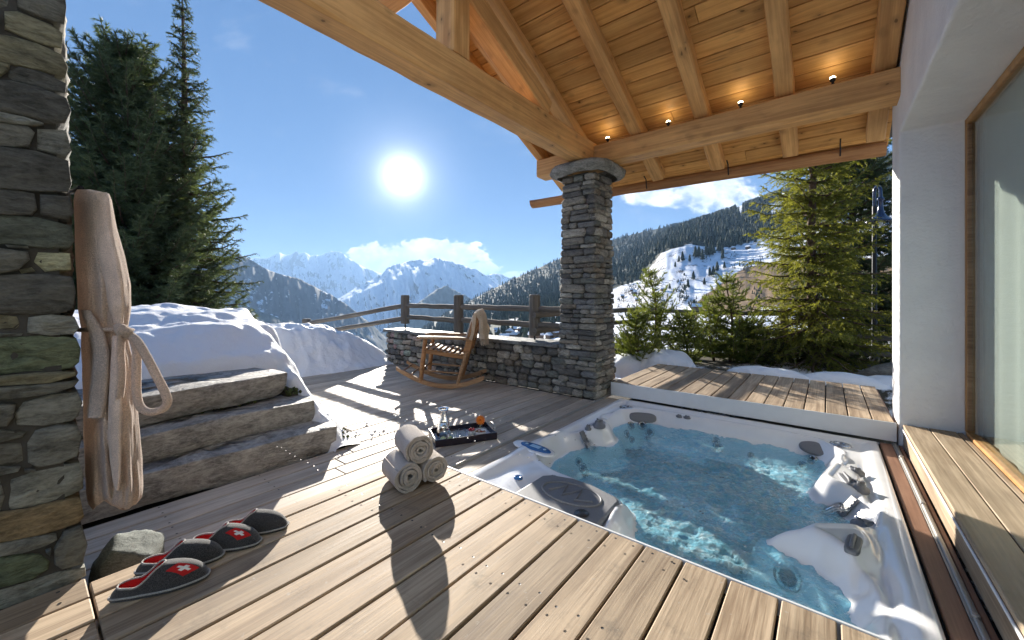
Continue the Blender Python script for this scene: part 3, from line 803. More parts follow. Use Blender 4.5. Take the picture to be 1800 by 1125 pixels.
# two sliding covers of the tub
def cover(loc, x0, x1, y0, y1, label, first, fascia_y):
    t = thing('tub_cover', label, 'sliding cover', loc, 0, 'sliding wooden covers of the hot tub')
    xs = [x0, first]
    while xs[-1] < x1 - 0.03: xs.append(min(x1, xs[-1] + PITCH))
    sc = []
    for a, c in zip(xs[:-1], xs[1:]):
        board(t, 'deck_board', a + GAP / 2, c - GAP / 2, y0, y1, SL, 0.028, M_DECK)
        n = max(2, round((y1 - y0) / .5))
        for q in range(n + 1):
            yy = y0 + .06 + (y1 - y0 - .12) * q / n
            sc += [(a + .04 + random.uniform(-.006, .006), yy + random.uniform(-.01, .01), SL + .0013), (c - .04, yy + random.uniform(-.01, .01), SL + .0013)]
    screws(t, sc)
    f = -1 if fascia_y == y0 else 1
    MB().cbox((0, 0, 0), (x1 - x0 + .02, 0.016, 0.165), 0.003).build('fascia', M_ALU, t, ((x0 + x1) / 2, fascia_y + f * .009, SL - .0825), world=True)
    for xx in (x0 - .004, x1 + .004):
        MB().cbox((0, 0, 0), (0.02, y1 - y0 - .004, 0.125), 0.003).build('side_rail', M_TRACKW, t, (xx, (y0 + y1) / 2, SL - .095), world=True)
    MB().cbox((0, 0, 0), (x1 - x0 - .06, y1 - y0 - .06, 0.06), 0).build('cover_frame', M_MORTAR, t, ((x0 + x1) / 2, (y0 + y1) / 2, SL - .075), world=True)
    return t
cover((-0.9, 0.95, 0.02), -2.24, 0.455, 0.180, 1.745, 'near sliding deck cover carrying the slippers and rolled towels', -2.125, 1.745)
cover((-0.85, 5.7, 0.02), -2.165, 0.470, 4.795, 6.55, 'far sliding deck cover pushed open in front of the spruce', -2.0, 4.795)

# rails the covers run on
for xr, nm in ((-2.215, 'thin steel rail set in the deck left of the hot tub'), (0.468, 'thin steel rail along the foot of the right wooden step')):
    t = thing('slide_rail', nm, 'rail', (xr, 2.5, 0))
    MB().cbox((0, 0, 0.007), (0.016, 6.4, 0.018), 0.004).build('rail_bar', M_STEEL, t)
    MB().cbox((0, 0, 0.0015), (0.034, 6.4, 0.004), 0.001).build('rail_foot', M_STEEL, t)
    for yy in (-0.1, 1.0, 1.9):
        MB().lathe([(0, .02), (.012, .02), (.014, .016), (.014, .004)], 12).build('rail_bolt', M_STEEL, t, (0.0, yy, .003))
trk = link('track_boards', None); tag(trk, kind='structure')
board(trk, 'track_board', 0.372, 0.450, -1.0, 4.78, 0.0, 0.03, M_TRACKW)
board(trk, 'track_board', 0.490, 0.512, -1.0, 4.78, 0.0, 0.03, M_TRACKW)
MB().cbox((0.45, 1.9, -0.08), (0.16, 5.9, 0.09), 0).build('track_bed', M_MORTAR, trk)

# wooden step in front of the window
st = thing('terrace_step', 'sunlit wooden step of long boards below the window', 'step', (0.7, 2.0, 0))
sc = []
for a, c in ((0.515, 0.667), (0.673, 0.826), (0.832, 0.866)):
    board(st, 'step_board', a, c, -1.2, 4.775, SL, 0.03, M_STEPW)
    for yy in np.arange(0.4, 4.7, .6): sc += [(a + .03, yy, SL + .0013), (c - .03, yy + .01, SL + .0013)] if c - a > .1 else []
MB().cbox((0, 0, 0), (0.022, 5.97, 0.155), 0.003).build('riser', M_STEPW, st, (0.531, 1.79, 0.08), world=True)
MB().cbox((0, 0, 0), (0.008, 5.9, 0.014), 0.002).build('nosing', M_ALU, st, (0.512, 1.79, SL - .038), world=True)
MB().cbox((0, 0, 0), (0.31, 5.9, 0.12), 0).build('step_joists', M_MORTAR, st, (0.70, 1.79, 0.08), world=True)
screws(st, sc)

# ------------------------------------------------------------------ house wall, window, room behind it
hw = thing('house_wall', 'white plastered house wall round the big window', 'wall', (0.8, 4.8, 0))
w = MB(); w.smooth = False
prof = [(5.22, -0.1), (5.22, 4.9), (-2.2, 4.9), (-2.2, 2.724), (4.79, 2.724), (4.79, -0.1)]
n = len(prof); VV = [(0.49, y, z) for y, z in prof] + [(1.25, y, z) for y, z in prof]
w.add(VV, [tuple(range(n))[::-1], tuple(range(n, 2 * n))] + [(i, (i + 1) % n, n + (i + 1) % n, n + i) for i in range(n)])
wo_ = w.build('plaster', M_PLASTER, hw, tuple(hw.location), world=True)
wo_.data.transform(Matrix.Translation(-hw.location)); 
import bmesh
bm = bmesh.new(); bm.from_mesh(wo_.data); bmesh.ops.recalc_face_normals(bm, faces=bm.faces)
bmesh.ops.bevel(bm, geom=[e for e in bm.edges], offset=0.028, segments=4, profile=0.6, affect='EDGES')
bm.to_mesh(wo_.data); bm.free()
for p in wo_.data.polygons: p.use_smooth = True
wd = MB()
win = wd.cbox((0, 0, 0), (0.06, 0.05, 2.52), 0.006).build('window', M_FRAMEW, hw, (0.905, 4.762, 1.462), world=True)
MB().cbox((0, 0, 0), (0.06, 6.9, 0.05), 0.006).build('frame_head', M_FRAMEW, win, (0.905, 1.285, 2.694), world=True)
MB().cbox((0, 0, 0), (0.07, 6.9, 0.03), 0.006).build('sill', M_FRAMEW, win, (0.905, 1.285, 0.196), world=True)
MB().cbox((0, 0, 0), (0.03, 0.02, 2.44), 0.004).build('inner_bead', M_CHAIRP, win, (0.893, 4.728, 1.45), world=True)
MB().cbox((0, 0, 0), (0.012, 6.86, 2.456), 0.001).build('pane', M_PANE, win, (0.905, 1.285, 1.44), world=True)
room = MB(); room.smooth = False
rx0, rx1, ry0, ry1, rz0, rz1 = 1.3, 5.0, -2.2, 5.1, 0.17, 2.75
room.add([(0.945, ry0, rz0), (rx1, ry0, rz0), (rx1, ry1, rz0), (0.945, ry1, rz0)], [(0, 1, 2, 3)])
tag(room.build('room_floor', M_STEPW), kind='structure')
room = MB(); room.smooth = False
room.add([(0.95, ry0, rz0), (rx1, ry0, rz0), (rx1, ry1, rz0), (0.95, ry1, rz0), (rx0 - .04, ry0, rz1), (rx1, ry0, rz1), (rx1, ry1, rz1), (rx0 - .04, ry1, rz1)], [(1, 2, 6, 5), (2, 3, 7, 6), (0, 1, 5, 4), (4, 5, 6, 7)])
tag(room.build('room_wall', m_plain('room_plaster', (0.36, 0.40, 0.37), 0.9)), kind='structure')

cu = MB(); ys = np.linspace(-2.0, 4.74, 340)
cu.grid([[(0.955 + .008 * math.sin(y * 19) + .010 * float(vnoise(y * 7, 0, 0)), y, z) for z in (.20, 1.0, 2.0, 2.70)] for y in ys])
cu.grid([[(0.963 + .008 * math.sin(y * 19) + .010 * float(vnoise(y * 7, 0, 0)), y, z) for z in (.20, 1.0, 2.0, 2.70)] for y in ys], flip=True)
tag(cu.build('curtain', m_plain('pale_curtain_cloth', (0.29, 0.30, 0.285), 0.95, bump=.2, bscale=200)), 'pale grey green curtain drawn behind the big window glass', 'curtain')
# ------------------------------------------------------------------ stone work
def stone_poly(outline, depth, bulge, rng, rings=((0.90, 1.0), (0.5, 1.35)), rough=0.3, edge=0.010):
    """a dressed stone: outline in its face plane (x, z), the face looks along -Y"""
    n = len(outline); cx = sum(p[0] for p in outline) / n; cz = sum(p[1] for p in outline) / n
    m = MB(); R = []
    R.append([(x, depth, z) for x, z in outline])
    R.append([(x, edge, z) for x, z in outline])
    for sc_, h in rings:
        R.append([(cx + (x - cx) * sc_, -bulge * (h * (1 + rng.uniform(-rough, rough)) - 0.7), cz + (z - cz) * sc_) for x, z in outline])
    m.grid(R, False, True, flip=False)
    o = len(m.v); m.add([(cx, -bulge * (1.3 - 0.7 + rng.uniform(-rough, rough)), cz)], [])
    base = (len(R) - 1) * n
    for k in range(n): m.f.append((base + k, o, base + (k + 1) % n)); m.m.append(0); m.sm.append(True)
    m.f = [f[::-1] for f in m.f]
    return m

def jitter_rect(w, h, rng, cut=0.2, jit=0.06):
    a = w / 2; c = h / 2; k = min(w, h) * cut; j = min(w, h) * jit
    J = lambda: rng.uniform(-j, j)
    kk = [k * rng.uniform(.35, 1.3) for _ in range(4)]
    P = [(-a + kk[0], -c), (0, -c), (a - kk[1], -c), (a, -c + kk[1]), (a, 0), (a, c - kk[2]), (a - kk[2], c), (0, c), (-a + kk[3], c), (-a, c - kk[3]), (-a, 0), (-a, -c + kk[0])]
    return [(x + J(), z + J()) for x, z in P]

STONE_COL = [(0.14, 0.135, 0.125), (0.18, 0.175, 0.16), (0.22, 0.21, 0.185), (0.26, 0.24, 0.20), (0.16, 0.165, 0.145), (0.30, 0.28, 0.24), (0.22, 0.19, 0.15), (0.38, 0.355, 0.30), (0.19, 0.19, 0.185)]
def scol(rng, k=1.0):
    c = rng.choice(STONE_COL); v = rng.uniform(.8, 1.2) * k
    return (c[0] * v, c[1] * v, c[2] * v, 1)

def stone_obj(parent, outline, depth, bulge, at_, rz, rng, col=None, mat=None, **k):
    o = stone_poly(outline, depth, bulge, rng, **k).build('stone', mat or M_STONES, parent, at_, (0, 0, rz), world=True)
    o.color = col or scol(rng); return o

# pillar that carries the roof
PX0, PX1, PY0, PY1 = -2.80, -2.235, 4.50, 5.06
pil = thing('stone_pillar', 'tapering rubble stone pillar carrying the roof beams', 'pillar', (-2.53, 4.78, 0))
r_ = random.Random(21)
def taper(z): return 1 - 0.165 * z / 2.86
pcx, pcy = (PX0 + PX1) / 2 - .0, (PY0 + PY1) / 2
core = MB(); core.smooth = False
q = [(-.5, -.5), (.5, -.5), (.5, .5), (-.5, .5)]
W0, D0 = PX1 - PX0, PY1 - PY0
core.add([((W0 - .05) * a, (D0 - .05) * c, 0) for a, c in q] + [((W0 - .05) * taper(2.86) * a, (D0 - .05) * taper(2.86) * c, 2.86) for a, c in q],
         [(3, 2, 1, 0), (4, 5, 6, 7)] + [(i, (i + 1) % 4, 4 + (i + 1) % 4, 4 + i) for i in range(4)])
core.build('core', M_MORTAR, pil, (pcx, pcy, 0), world=True)
z = 0.0
while z < 2.83:
    h = min(r_.choice((r_.uniform(.042, .075), r_.uniform(.06, .12))), 2.86 - z); 
    if 2.86 - (z + h) < .04: h = 2.86 - z
    t = taper(z + h / 2)
    for rz, wdt, off, nrm in ((0, W0 * t, D0 * t / 2, (0, -1)), (math.pi / 2, D0 * t, W0 * t / 2, (1, 0)), (math.pi, W0 * t, D0 * t / 2, (0, 1)), (-math.pi / 2, D0 * t, W0 * t / 2, (-1, 0))):
        u = -wdt / 2
        while u < wdt / 2 - .01:
            wl_ = min(r_.uniform(0.9, 2.9) * (0.085 + h * .35), wdt / 2 - u)
            if wdt / 2 - (u + wl_) < .06: wl_ = wdt / 2 - u
            cu = u + wl_ / 2
            along = (math.cos(rz), math.sin(rz))
            proud = r_.uniform(-.008, .020)
            hh = h * r_.uniform(.94, 1.05); dz = r_.uniform(-.006, .006)
            stone_obj(pil, jitter_rect(wl_ - .006, hh - .006, r_, .30, .10), 0.09, 0.015,
                      (pcx + along[0] * cu + nrm[0] * (off + proud), pcy + along[1] * cu + nrm[1] * (off + proud), z + h / 2 + dz), rz, r_)
            u += wl_
    z += h
capn = MB()
rows = []
for zz, f in ((2.86, .80), (2.875, .92), (2.92, 1.0), (2.965, .99), (2.99, .93), (2.998, .86), (2.998, 0.0)):
    ring = []
    for k in range(28):
        a = 2 * math.pi * k / 28
        sx = abs(math.cos(a)) ** .55 * math.copysign(1, math.cos(a)); sy = abs(math.sin(a)) ** .55 * math.copysign(1, math.sin(a))
        nn = 1 + 0.07 * float(vnoise(math.cos(a) * 2, math.sin(a) * 2, zz * 9, 3))
        ring.append((sx * .435 * f * nn, sy * .43 * f * nn, zz + .012 * float(vnoise(math.cos(a) * 3, math.sin(a) * 3, 1.0, 4)) * (f > .1) * (zz < 2.9)))
    rows.append(ring)
capn.grid(rows, False, True)
co = capn.build('capital', M_STONE, pil, (pcx + .02, pcy, 0), world=True); co.color = (0.27, 0.27, 0.25, 1)

# low wall on the valley side
lw = thing('low_stone_wall', 'low rubble garden wall with slate coping under the fence', 'wall', (-4.7, 4.7, 0))
MB().cbox((0, 0, 0), (3.92, 0.36, 0.60), 0).build('core', M_MORTAR, lw, (-4.74, 4.715, 0.30), world=True)
r_ = random.Random(33)
z = 0.0; row = 0
while z < 0.59:
    h = r_.uniform(0.07, 0.115)
    if 0.60 - (z + h) < .05: h = 0.60 - z
    u = -6.72
    while u < -2.80:
        wl_ = r_.uniform(0.09, 0.27)
        hh = h * r_.uniform(.85, 1.18)
        c = scol(r_, 1.0)
        if u < -5.3 and r_.random() < .45: c = (0.38 * r_.uniform(.8, 1.2), 0.365 * r_.uniform(.85, 1.1), 0.31, 1)
        stone_obj(lw, jitter_rect(wl_ - .012, hh - .010, r_, .34, .09), 0.09, 0.022, (u + wl_ / 2, 4.515 - r_.uniform(-.006, .02), z + h / 2 + r_.uniform(-.012, .012)), 0, r_, c)
        u += wl_
    if row % 2 == 0:
        for yy in (4.60, 4.80):
            stone_obj(lw, jitter_rect(.19, h - .01, r_, .3, .08), 0.08, 0.02, (-6.71, yy, z + h / 2), -math.pi / 2, r_)
    z += h; row += 1
u = -6.80
while u < -2.82:
    l = min(r_.uniform(.75, 1.3), -2.80 - u)
    m = MB().cbox((0, 0, 0), (l - .008, 0.47 + r_.uniform(-.02, .02), 0.05), 0.008)
    o = m.build('coping_slab', M_SLABST, lw, (u + l / 2, 4.71 + r_.uniform(-.01, .01), 0.628 + r_.uniform(-.004, .004)), world=True); o.color = (0.20, 0.205, 0.20, 1)
    u += l

# big wall at the left, stone by stone
leftw = thing('stone_wall', 'tall dark rubble wall of large stones at the left edge', 'wall', (-2.4, -0.1, 0))
def wallpt(px, py):
    r = (px - CX) / FOC; Y = -2.29 / (r * ca - sa)
    return Y * (r * sa + ca), CAM_H - (py - CY) / FOC * Y
DK, MD, OL, GN, PALE, OCH, GY_, LT = (0.062, 0.062, 0.060), (0.095, 0.095, 0.088), (0.125, 0.118, 0.085), (0.085, 0.105, 0.072), (0.245, 0.245, 0.175), (0.165, 0.125, 0.075), (0.135, 0.138, 0.132), (0.175, 0.178, 0.165)
TR = [(0, [(-60, -60), (70, -60), (72, 45), (-60, 15)], MD), (0, [(78, -60), (345, -60), (345, 140), (290, 125), (180, 75), (80, 45)], MD),
      (0, [(-60, 45), (5, 60), (10, 155), (-60, 130)], MD), (0, [(10, 45), (90, 60), (260, 125), (345, 170), (335, 265), (200, 215), (20, 155)], OL),
      (0, [(-60, 150), (60, 180), (330, 270), (358, 340), (358, 415), (250, 370), (100, 335), (-60, 300)], OL), (0, [(-60, 305), (80, 330), (20, 360), (10, 405), (-60, 395)], OL),
      (0, [(25, 365), (90, 335), (200, 365), (355, 420), (355, 495), (200, 455), (60, 415), (30, 400)], DK), (0, [(-60, 405), (60, 420), (200, 465), (355, 505), (360, 655), (260, 640), (100, 595), (-60, 550)], DK),
      (0, [(-60, 560), (120, 605), (260, 650), (190, 655), (-60, 610)], GY_), (0, [(-60, 620), (160, 660), (172, 680), (170, 775), (-60, 745)], MD),
      (0, [(182, 662), (355, 668), (375, 780), (355, 825), (182, 782)], GY_), (0, [(-60, 757), (180, 790), (365, 832), (375, 960), (360, 1008), (180, 990), (-60, 965)], DK),
      (0, [(-60, 978), (185, 1002), (190, 1090), (170, 1125), (-60, 1100)], DK), (0, [(195, 1005), (365, 1018), (380, 1100), (375, 1158), (200, 1125)], DK),
      (340, [(-60, 105), (180, 128), (375, 158), (388, 240), (375, 292), (100, 265), (-60, 250)], (0.07, 0.078, 0.068)), (340, [(15, 262), (150, 275), (168, 288), (30, 285)], GY_),
      (340, [(-60, 285), (160, 292), (160, 345), (90, 398), (-60, 440)], MD), (340, [(170, 288), (380, 298), (390, 405), (235, 415), (170, 360)], PALE), (340, [(90, 404), (160, 368), (215, 412), (110, 416)], OL),
      (340, [(-60, 450), (100, 418), (385, 425), (390, 600), (360, 622), (-60, 628)], DK), (340, [(-60, 638), (100, 633), (108, 670), (100, 712), (-60, 722)], OL), (340, [(124, 632), (400, 632), (408, 700), (390, 738), (128, 740)], GY_),
      (340, [(-60, 730), (120, 726), (122, 745), (-60, 752)], MD), (340, [(-60, 762), (200, 748), (408, 745), (410, 880), (390, 915), (-60, 955)], GN),
      (340, [(-60, 967), (300, 930), (405, 922), (414, 950), (250, 985), (-60, 1012)], OL), (340, [(-60, 1020), (250, 992), (415, 958), (402, 1015), (60, 1070), (-60, 1090)], MD),
      (700, [(105, 15), (415, -42), (420, 100), (380, 120), (70, 160), (75, 90)], GY_), (700, [(-60, 45), (95, 22), (64, 95), (56, 155), (-60, 165)], GY_),
      (700, [(-60, 172), (150, 166), (130, 212), (-60, 245)], MD), (700, [(-60, 255), (132, 218), (135, 330), (80, 362), (-60, 378)], MD), (700, [(168, 160), (410, 130), (428, 200), (425, 312), (200, 370), (143, 340), (148, 240)], GY_),
      (700, [(-60, 388), (125, 347), (100, 388), (-60, 422)], GY_), (700, [(120, 366), (185, 372), (190, 380), (112, 392)], MD), (700, [(-60, 432), (18, 428), (22, 602), (-60, 622)], GY_),
      (700, [(33, 420), (428, 335), (434, 480), (400, 505), (40, 600), (25, 560)], LT), (700, [(-60, 622), (130, 583), (434, 503), (442, 620), (420, 650), (200, 705), (-60, 782)], OCH),
      (700, [(-60, 790), (300, 698), (305, 735), (250, 772), (-60, 852)], GY_), (700, [(318, 690), (434, 648), (454, 760), (444, 862), (320, 900), (275, 870), (280, 790)], MD),
      (700, [(-60, 862), (215, 805), (268, 850), (268, 892), (160, 950), (-60, 1035)], GN), (700, [(215, 794), (275, 770), (268, 835)], GY_), (700, [(95, 988), (300, 908), (452, 870), (462, 935), (250, 1012), (30, 1105), (-60, 1135), (-60, 1045)], LT)]
r_ = random.Random(5)
for off, poly, col in TR:
    pts = []
    for zx, zy in poly:
        y, zz = wallpt(zx / 2.961 if zx > -50 else -60, zy / 2.961 + off)
        pts.append(Vector((y, zz)))
    cen = sum(pts, Vector((0, 0))) / len(pts); fine = []
    for i, p in enumerate(pts):
        q = pts[(i + 1) % len(pts)]; L = (q - p).length; m = max(1, int(L / .05))
        for k in range(m):
            t = k / m; e = p.lerp(q, t)
            if k == 0:
                e = e.lerp(pts[i - 1], min(.25, .010 / max(.02, (pts[i - 1] - p).length))).lerp(q, min(.25, .010 / max(.02, L)))
            d = (cen - e); e = e + d.normalized() * (-.0035 + r_.uniform(-.004, .0035))
            fine.append((e.x - cen.x, e.y - cen.y))
    ar = sum(fine[i][0] * fine[(i + 1) % len(fine)][1] - fine[(i + 1) % len(fine)][0] * fine[i][1] for i in range(len(fine)))
    if ar < 0: fine.reverse()
    v = r_.uniform(.9, 1.12)
    stone_obj(leftw, fine, 0.22, r_.uniform(.010, .024), (-2.29 - r_.uniform(-.010, .016), cen.x, cen.y), math.pi / 2, r_, (col[0] * v * 1.65, col[1] * v * 1.65, col[2] * v * 1.55, 1), M_STONE,
              rings=((0.985, 0.85), (0.90, 1.05), (0.6, 1.2), (.28, 1.2)), rough=.35, edge=.004)
cw = MB(); cw.smooth = False
cw.add([(-2.75, .13, -.1), (-2.302, .13, -.1), (-2.302, .085, 2.7), (-2.75, .085, 2.7), (-2.75, -.9, -.1), (-2.302, -.9, -.1), (-2.302, -.9, 2.7), (-2.75, -.9, 2.7)],
       [(0, 1, 2, 3), (5, 4, 7, 6), (1, 5, 6, 2), (4, 0, 3, 7), (3, 2, 6, 7), (4, 5, 1, 0)])
cw.build('core', M_MORTAR, leftw, (0, 0, 0), world=True)
z = 0.0                                                   # the wall runs on towards the house
while z < 2.62:
    h = r_.uniform(.09, .24); u = -0.108
    while u > -0.88:
        w_ = r_.uniform(.18, .42); c = r_.choice((DK, MD, MD, OL, GY_, GN)); v = r_.uniform(1.25, 1.6)
        stone_obj(leftw, jitter_rect(w_ - .008, h - .008, r_, .16, .05), .16, .014, (-2.29 - r_.uniform(-.010, .014), u - w_ / 2, z + h / 2), math.pi / 2, r_, (c[0] * v, c[1] * v, c[2] * v, 1), M_STONE)
        u -= w_
    z += h
z = 0.0
while z < 2.5:                                            # end face of the wall, on the sunny side
    h = r_.uniform(.12, .26)
    stone_obj(leftw, jitter_rect(.24, h - .012, r_, .12, .05), .05, .02, (-2.64, .168 - z * .018, z + h / 2), math.pi, r_, None, M_STONE)
    z += h

# ------------------------------------------------------------------ stone steps
def slab(parent, name, outline, z0, z1, seed, col, under=0.0):
    n = len(outline); rows = []
    cx = sum(p[0] for p in outline) / n; cy = sum(p[1] for p in outline) / n
    pts = []
    for i in range(n):
        p, q = Vector(outline[i]), Vector(outline[(i + 1) % n]); m = max(1, int((q - p).length / .045))
        pts += [p.lerp(q, k / m) for k in range(m)]
    def ring(sc_, z, amp, key, zamp=0.0):
        R = []
        for p in pts:
            d = Vector((p.x - cx, p.y - cy)); dl = d.normalized()
            nn = float(fbm(p.x * 5 + seed, p.y * 5, z * 9 + key, 3, seed))
            zz = z + zamp * float(fbm(p.x * 3, p.y * 3, key, 3, seed + 5))
            R.append((cx + d.x * sc_ + dl.x * nn * amp, cy + d.y * sc_ + dl.y * nn * amp, zz))
        return R
    h = z1 - z0
    rows = [ring(.965 - under, z0, .02, 1, .02), ring(.988 - under * .6, z0 + h * .12, .03, 2, .02), ring(.995, z0 + h * .45, .03, 3), ring(1.0, z0 + h * .78, .025, 4), ring(1.0, z1 - .008, .022, 4.2, .006), ring(.992, z1 - .001, .020, 4.4, .008), ring(.93, z1, .01, 5, .014), ring(.6, z1 + .004, .01, 5, .02), ring(.25, z1 + .004, .0, 5, .02)]
    m = MB(); m.grid(rows[:6], False, True); m.grid(rows[5:], False, True)
    o = len(m.v); m.add([(cx, cy, z1 + .004)], []); b0 = len(rows) * len(pts)
    for k in range(len(pts)): m.f.append((b0 + k, b0 + (k + 1) % len(pts), o)); m.m.append(0); m.sm.append(True)
    ob = m.build(name, M_SLABST, parent, (0, 0, 0), world=True); ob.color = (*col, 1); return ob
steps = thing('stone_steps', 'three rough slab steps leading up into the snow', 'steps', (-3.7, 1.0, 0))
slab(steps, 'step_slab', [(-3.36, -0.3), (-3.345, .5), (-3.30, 1.1), (-3.285, 1.72), (-3.55, 1.79), (-3.95, 1.80), (-4.0, .5), (-4.0, -.3)], -.03, .185, 3, (0.36, 0.35, 0.33))
slab(steps, 'step_slab', [(-3.56, -0.3), (-3.52, .5), (-3.57, 1.0), (-3.56, 1.66), (-3.75, 1.70), (-4.2, 1.68), (-4.3, .5), (-4.3, -.3)], .19, .375, 8, (0.35, 0.34, 0.315))
slab(steps, 'step_slab', [(-3.74, -0.3), (-3.70, .5), (-3.78, 1.0), (-3.86, 1.55), (-4.1, 1.56), (-4.5, 1.4), (-4.6, .5), (-4.6, -.3)], .40, .60, 14, (0.33, 0.315, 0.29), under=.05)
eb = MB(); 
eb.cbox((-4.35, .6, .2), (.75, 2.3, .42), .05)
eb.cbox((-4.1, 1.62, .30), (.5, .2, .2), .06)
tag(eb.build('earth_bank', M_SOIL), kind='structure')
ms = MB(); rr = random.Random(8)
for k in range(170):
    if k < 70: p = (-3.88 + rr.uniform(-.06, .04), rr.uniform(.5, 1.35), .385 + rr.uniform(0, .02))
    elif k < 120: p = (-3.30 - rr.uniform(.0, .45), 1.80 + rr.uniform(-.03, .06), rr.uniform(-.02, .12))
    else: p = (-3.95 + rr.uniform(-.12, .12), 1.62 + rr.uniform(-.06, .06), .385 + rr.uniform(0, .04))
    s = rr.uniform(.006, .02)
    ms.lathe([(0, s), (s * .7, s * .7), (s, 0), (s * .6, -s * .7)], 6, p)
tag(ms.build('moss', M_MOSS), kind='stuff')

# boulder by the deck edge
def boulder(name, loc, size, seed, col, mat, label, cat='rock', facets=9, rz=0.0):
    bmx = bmesh.new(); bmesh.ops.create_icosphere(bmx, subdivisions=4, radius=1.0)
    rg = random.Random(seed); planes = [(Vector((rg.gauss(0, 1), rg.gauss(0, 1), rg.gauss(0, .8))).normalized(), rg.uniform(.58, .85)) for _ in range(facets)]
    for v in bmx.verts:
        p = v.co.copy()
        for nrm, d in planes:
            e = p.dot(nrm) - d
            if e > 0: p -= nrm * e * .92
        p *= 1 + .07 * float(fbm(p.x * 3, p.y * 3, p.z * 3, 4, seed))
        v.co = (p.x * size[0], p.y * size[1], p.z * size[2])
    me = bpy.data.meshes.new(name); bmx.to_mesh(me); bmx.free(); me.materials.append(mat)
    for p in me.polygons: p.use_smooth = True
    o = link(name, me, None, loc, (0, 0, rz)); o.color = (*col, 1); return tag(o, label, cat)
boulder('boulder', (-2.50, .335, .02), (.145, .15, .225), 31, (0.11, 0.125, 0.11), M_GRANITE, 'speckled grey boulder between the left wall and the deck edge', rz=.6)
boulder('boulder', (0.78, 8.05, .12), (.42, .30, .22), 6, (0.17, 0.16, 0.14), M_SLABST, 'flat grey boulder beside the lamp post under the fence')
lp = MB().cbox((0, 0, 0), (.035, .10, .008), .002).build('plastic_strip', M_PORC, None, (-2.33, .62, .006), (0, 0, .15)); tag(lp, 'small white plastic strip lying on the boards by the boulder', 'strip')
# ------------------------------------------------------------------ roof on beams
roof = thing('porch_roof', 'larch beam porch roof with plank ceiling over the hot tub', 'roof', (-1.4, 4.2, 3.0))
SLOPE = 0.454; ANG = math.atan(SLOPE)
def zraf(y): return 3.29 - SLOPE * (y - 4.65)              # underside of the rafters
def beam(name, p, q, w, h, mat=None, bev=0.014):
    p, q = Vector(p), Vector(q); d = q - p
    yaw = math.atan2(-d.x, d.y); pitch = math.atan2(d.z, math.hypot(d.x, d.y))
    m = MB(); m.smooth = False; n = max(6, int(d.length / .16)); rows = []; sd_ = random.random() * 50
    for k in range(n + 1):                                  # hand-hewn: the faces wander a little along the beam
        y = d.length * (k / n - .5); ring = []
        for kq, (a, c) in enumerate(((-1, -.86), (-.86, -1), (.86, -1), (1, -.86), (1, .86), (.86, 1), (-.86, 1), (-1, .86))):
            e = .0055 * float(vnoise(k * .55, kq // 2 * 7 + sd_, 0)) + .003 * float(vnoise(k * 1.9, kq * 3 + sd_, 4))
            ring.append((a * (w / 2) + e * np.sign(a) * (abs(a) > .9) , y, c * (h / 2) + e * np.sign(c) * (abs(c) > .9)))
        rows.append(ring)
    m.grid(rows, False, True, flip=True); m.add(rows[0], [tuple(range(8))], False); m.add(rows[-1], [tuple(range(8))[::-1]], False)
    o = m.build(name, mat or M_BEAM, roof, tuple((p + q) / 2), (pitch, 0, yaw), world=True)
    return o
beam('tie_beam', (-2.468, -0.6, 3.145), (-2.468, 5.02, 3.145), 0.225, 0.29)
beam('cross_beam', (-3.25, 4.775, 3.122), (0.50, 4.775, 3.122), 0.25, 0.245)
T = 0.155
for xr, w in ((-2.562, .15), (-1.817, .15), (-1.078, .15), (-0.323, .15), (0.395, .15), (-3.235, .11), (-2.92, .09)):
    y0, y1 = 1.9, 5.56
    zc = lambda y: zraf(y) + T / 2 / math.cos(ANG)
    beam('rafter', (xr, y0, zc(y0)), (xr, y1 + (.1 if xr < -2.6 else 0), zc(y1 + (.1 if xr < -2.6 else 0))), w, T)
beam('king_post', (-2.468, 2.30, 3.29), (-2.468, 2.301, 4.6), 0.21, 0.21)
beam('ridge_purlin', (-3.3, 2.10, 4.02), (0.5, 2.10, 4.02), 0.2, 0.22)
pr0 = 3.63
beam('principal_rafter', (-2.47, 3.66, 3.36), (-2.47, 2.43, 3.36 + 1.23 * SLOPE), 0.20, 0.20)
beam('strut', (-2.60, 2.42, 3.50), (-3.22, 3.1, 4.02), 0.12, 0.14)
# boards of the ceiling, each a plank across the rafters
yb = 5.86; k = 0; rr = random.Random(2)
st_ = 0.178
while yb > 1.9:
    y0 = yb - st_ * math.cos(ANG); yc = (y0 + yb) / 2
    zc = zraf(yc) + (T + 0.013) / math.cos(ANG)
    xa = -3.32; cuts = [xa] + ([rr.uniform(-2.2, -.5)] if rr.random() < .35 else []) + [0.52]
    for a, c in zip(cuts[:-1], cuts[1:]):
        MB().cbox((0, 0, 0), (c - a - .003, st_ - .008, 0.024), .003).build('roof_board', M_ROOFB, roof, ((a + c) / 2, yc, zc + rr.uniform(-.0015, .0015)), (-ANG + rr.uniform(-.004, .004), 0, 0), world=True)
    yb = y0; k += 1
L_ = 3.95 / math.cos(ANG)
yc = (5.82 + 1.87) / 2
MB().cbox((0, 0, 0), (3.9, L_, 0.05), .01).build('roof_covering', m_plain('slate_roof', (0.08, 0.08, 0.085), 0.8), roof, (-1.40, yc, zraf(yc) + (T + .065) / math.cos(ANG)), (-ANG, 0, 0), world=True)
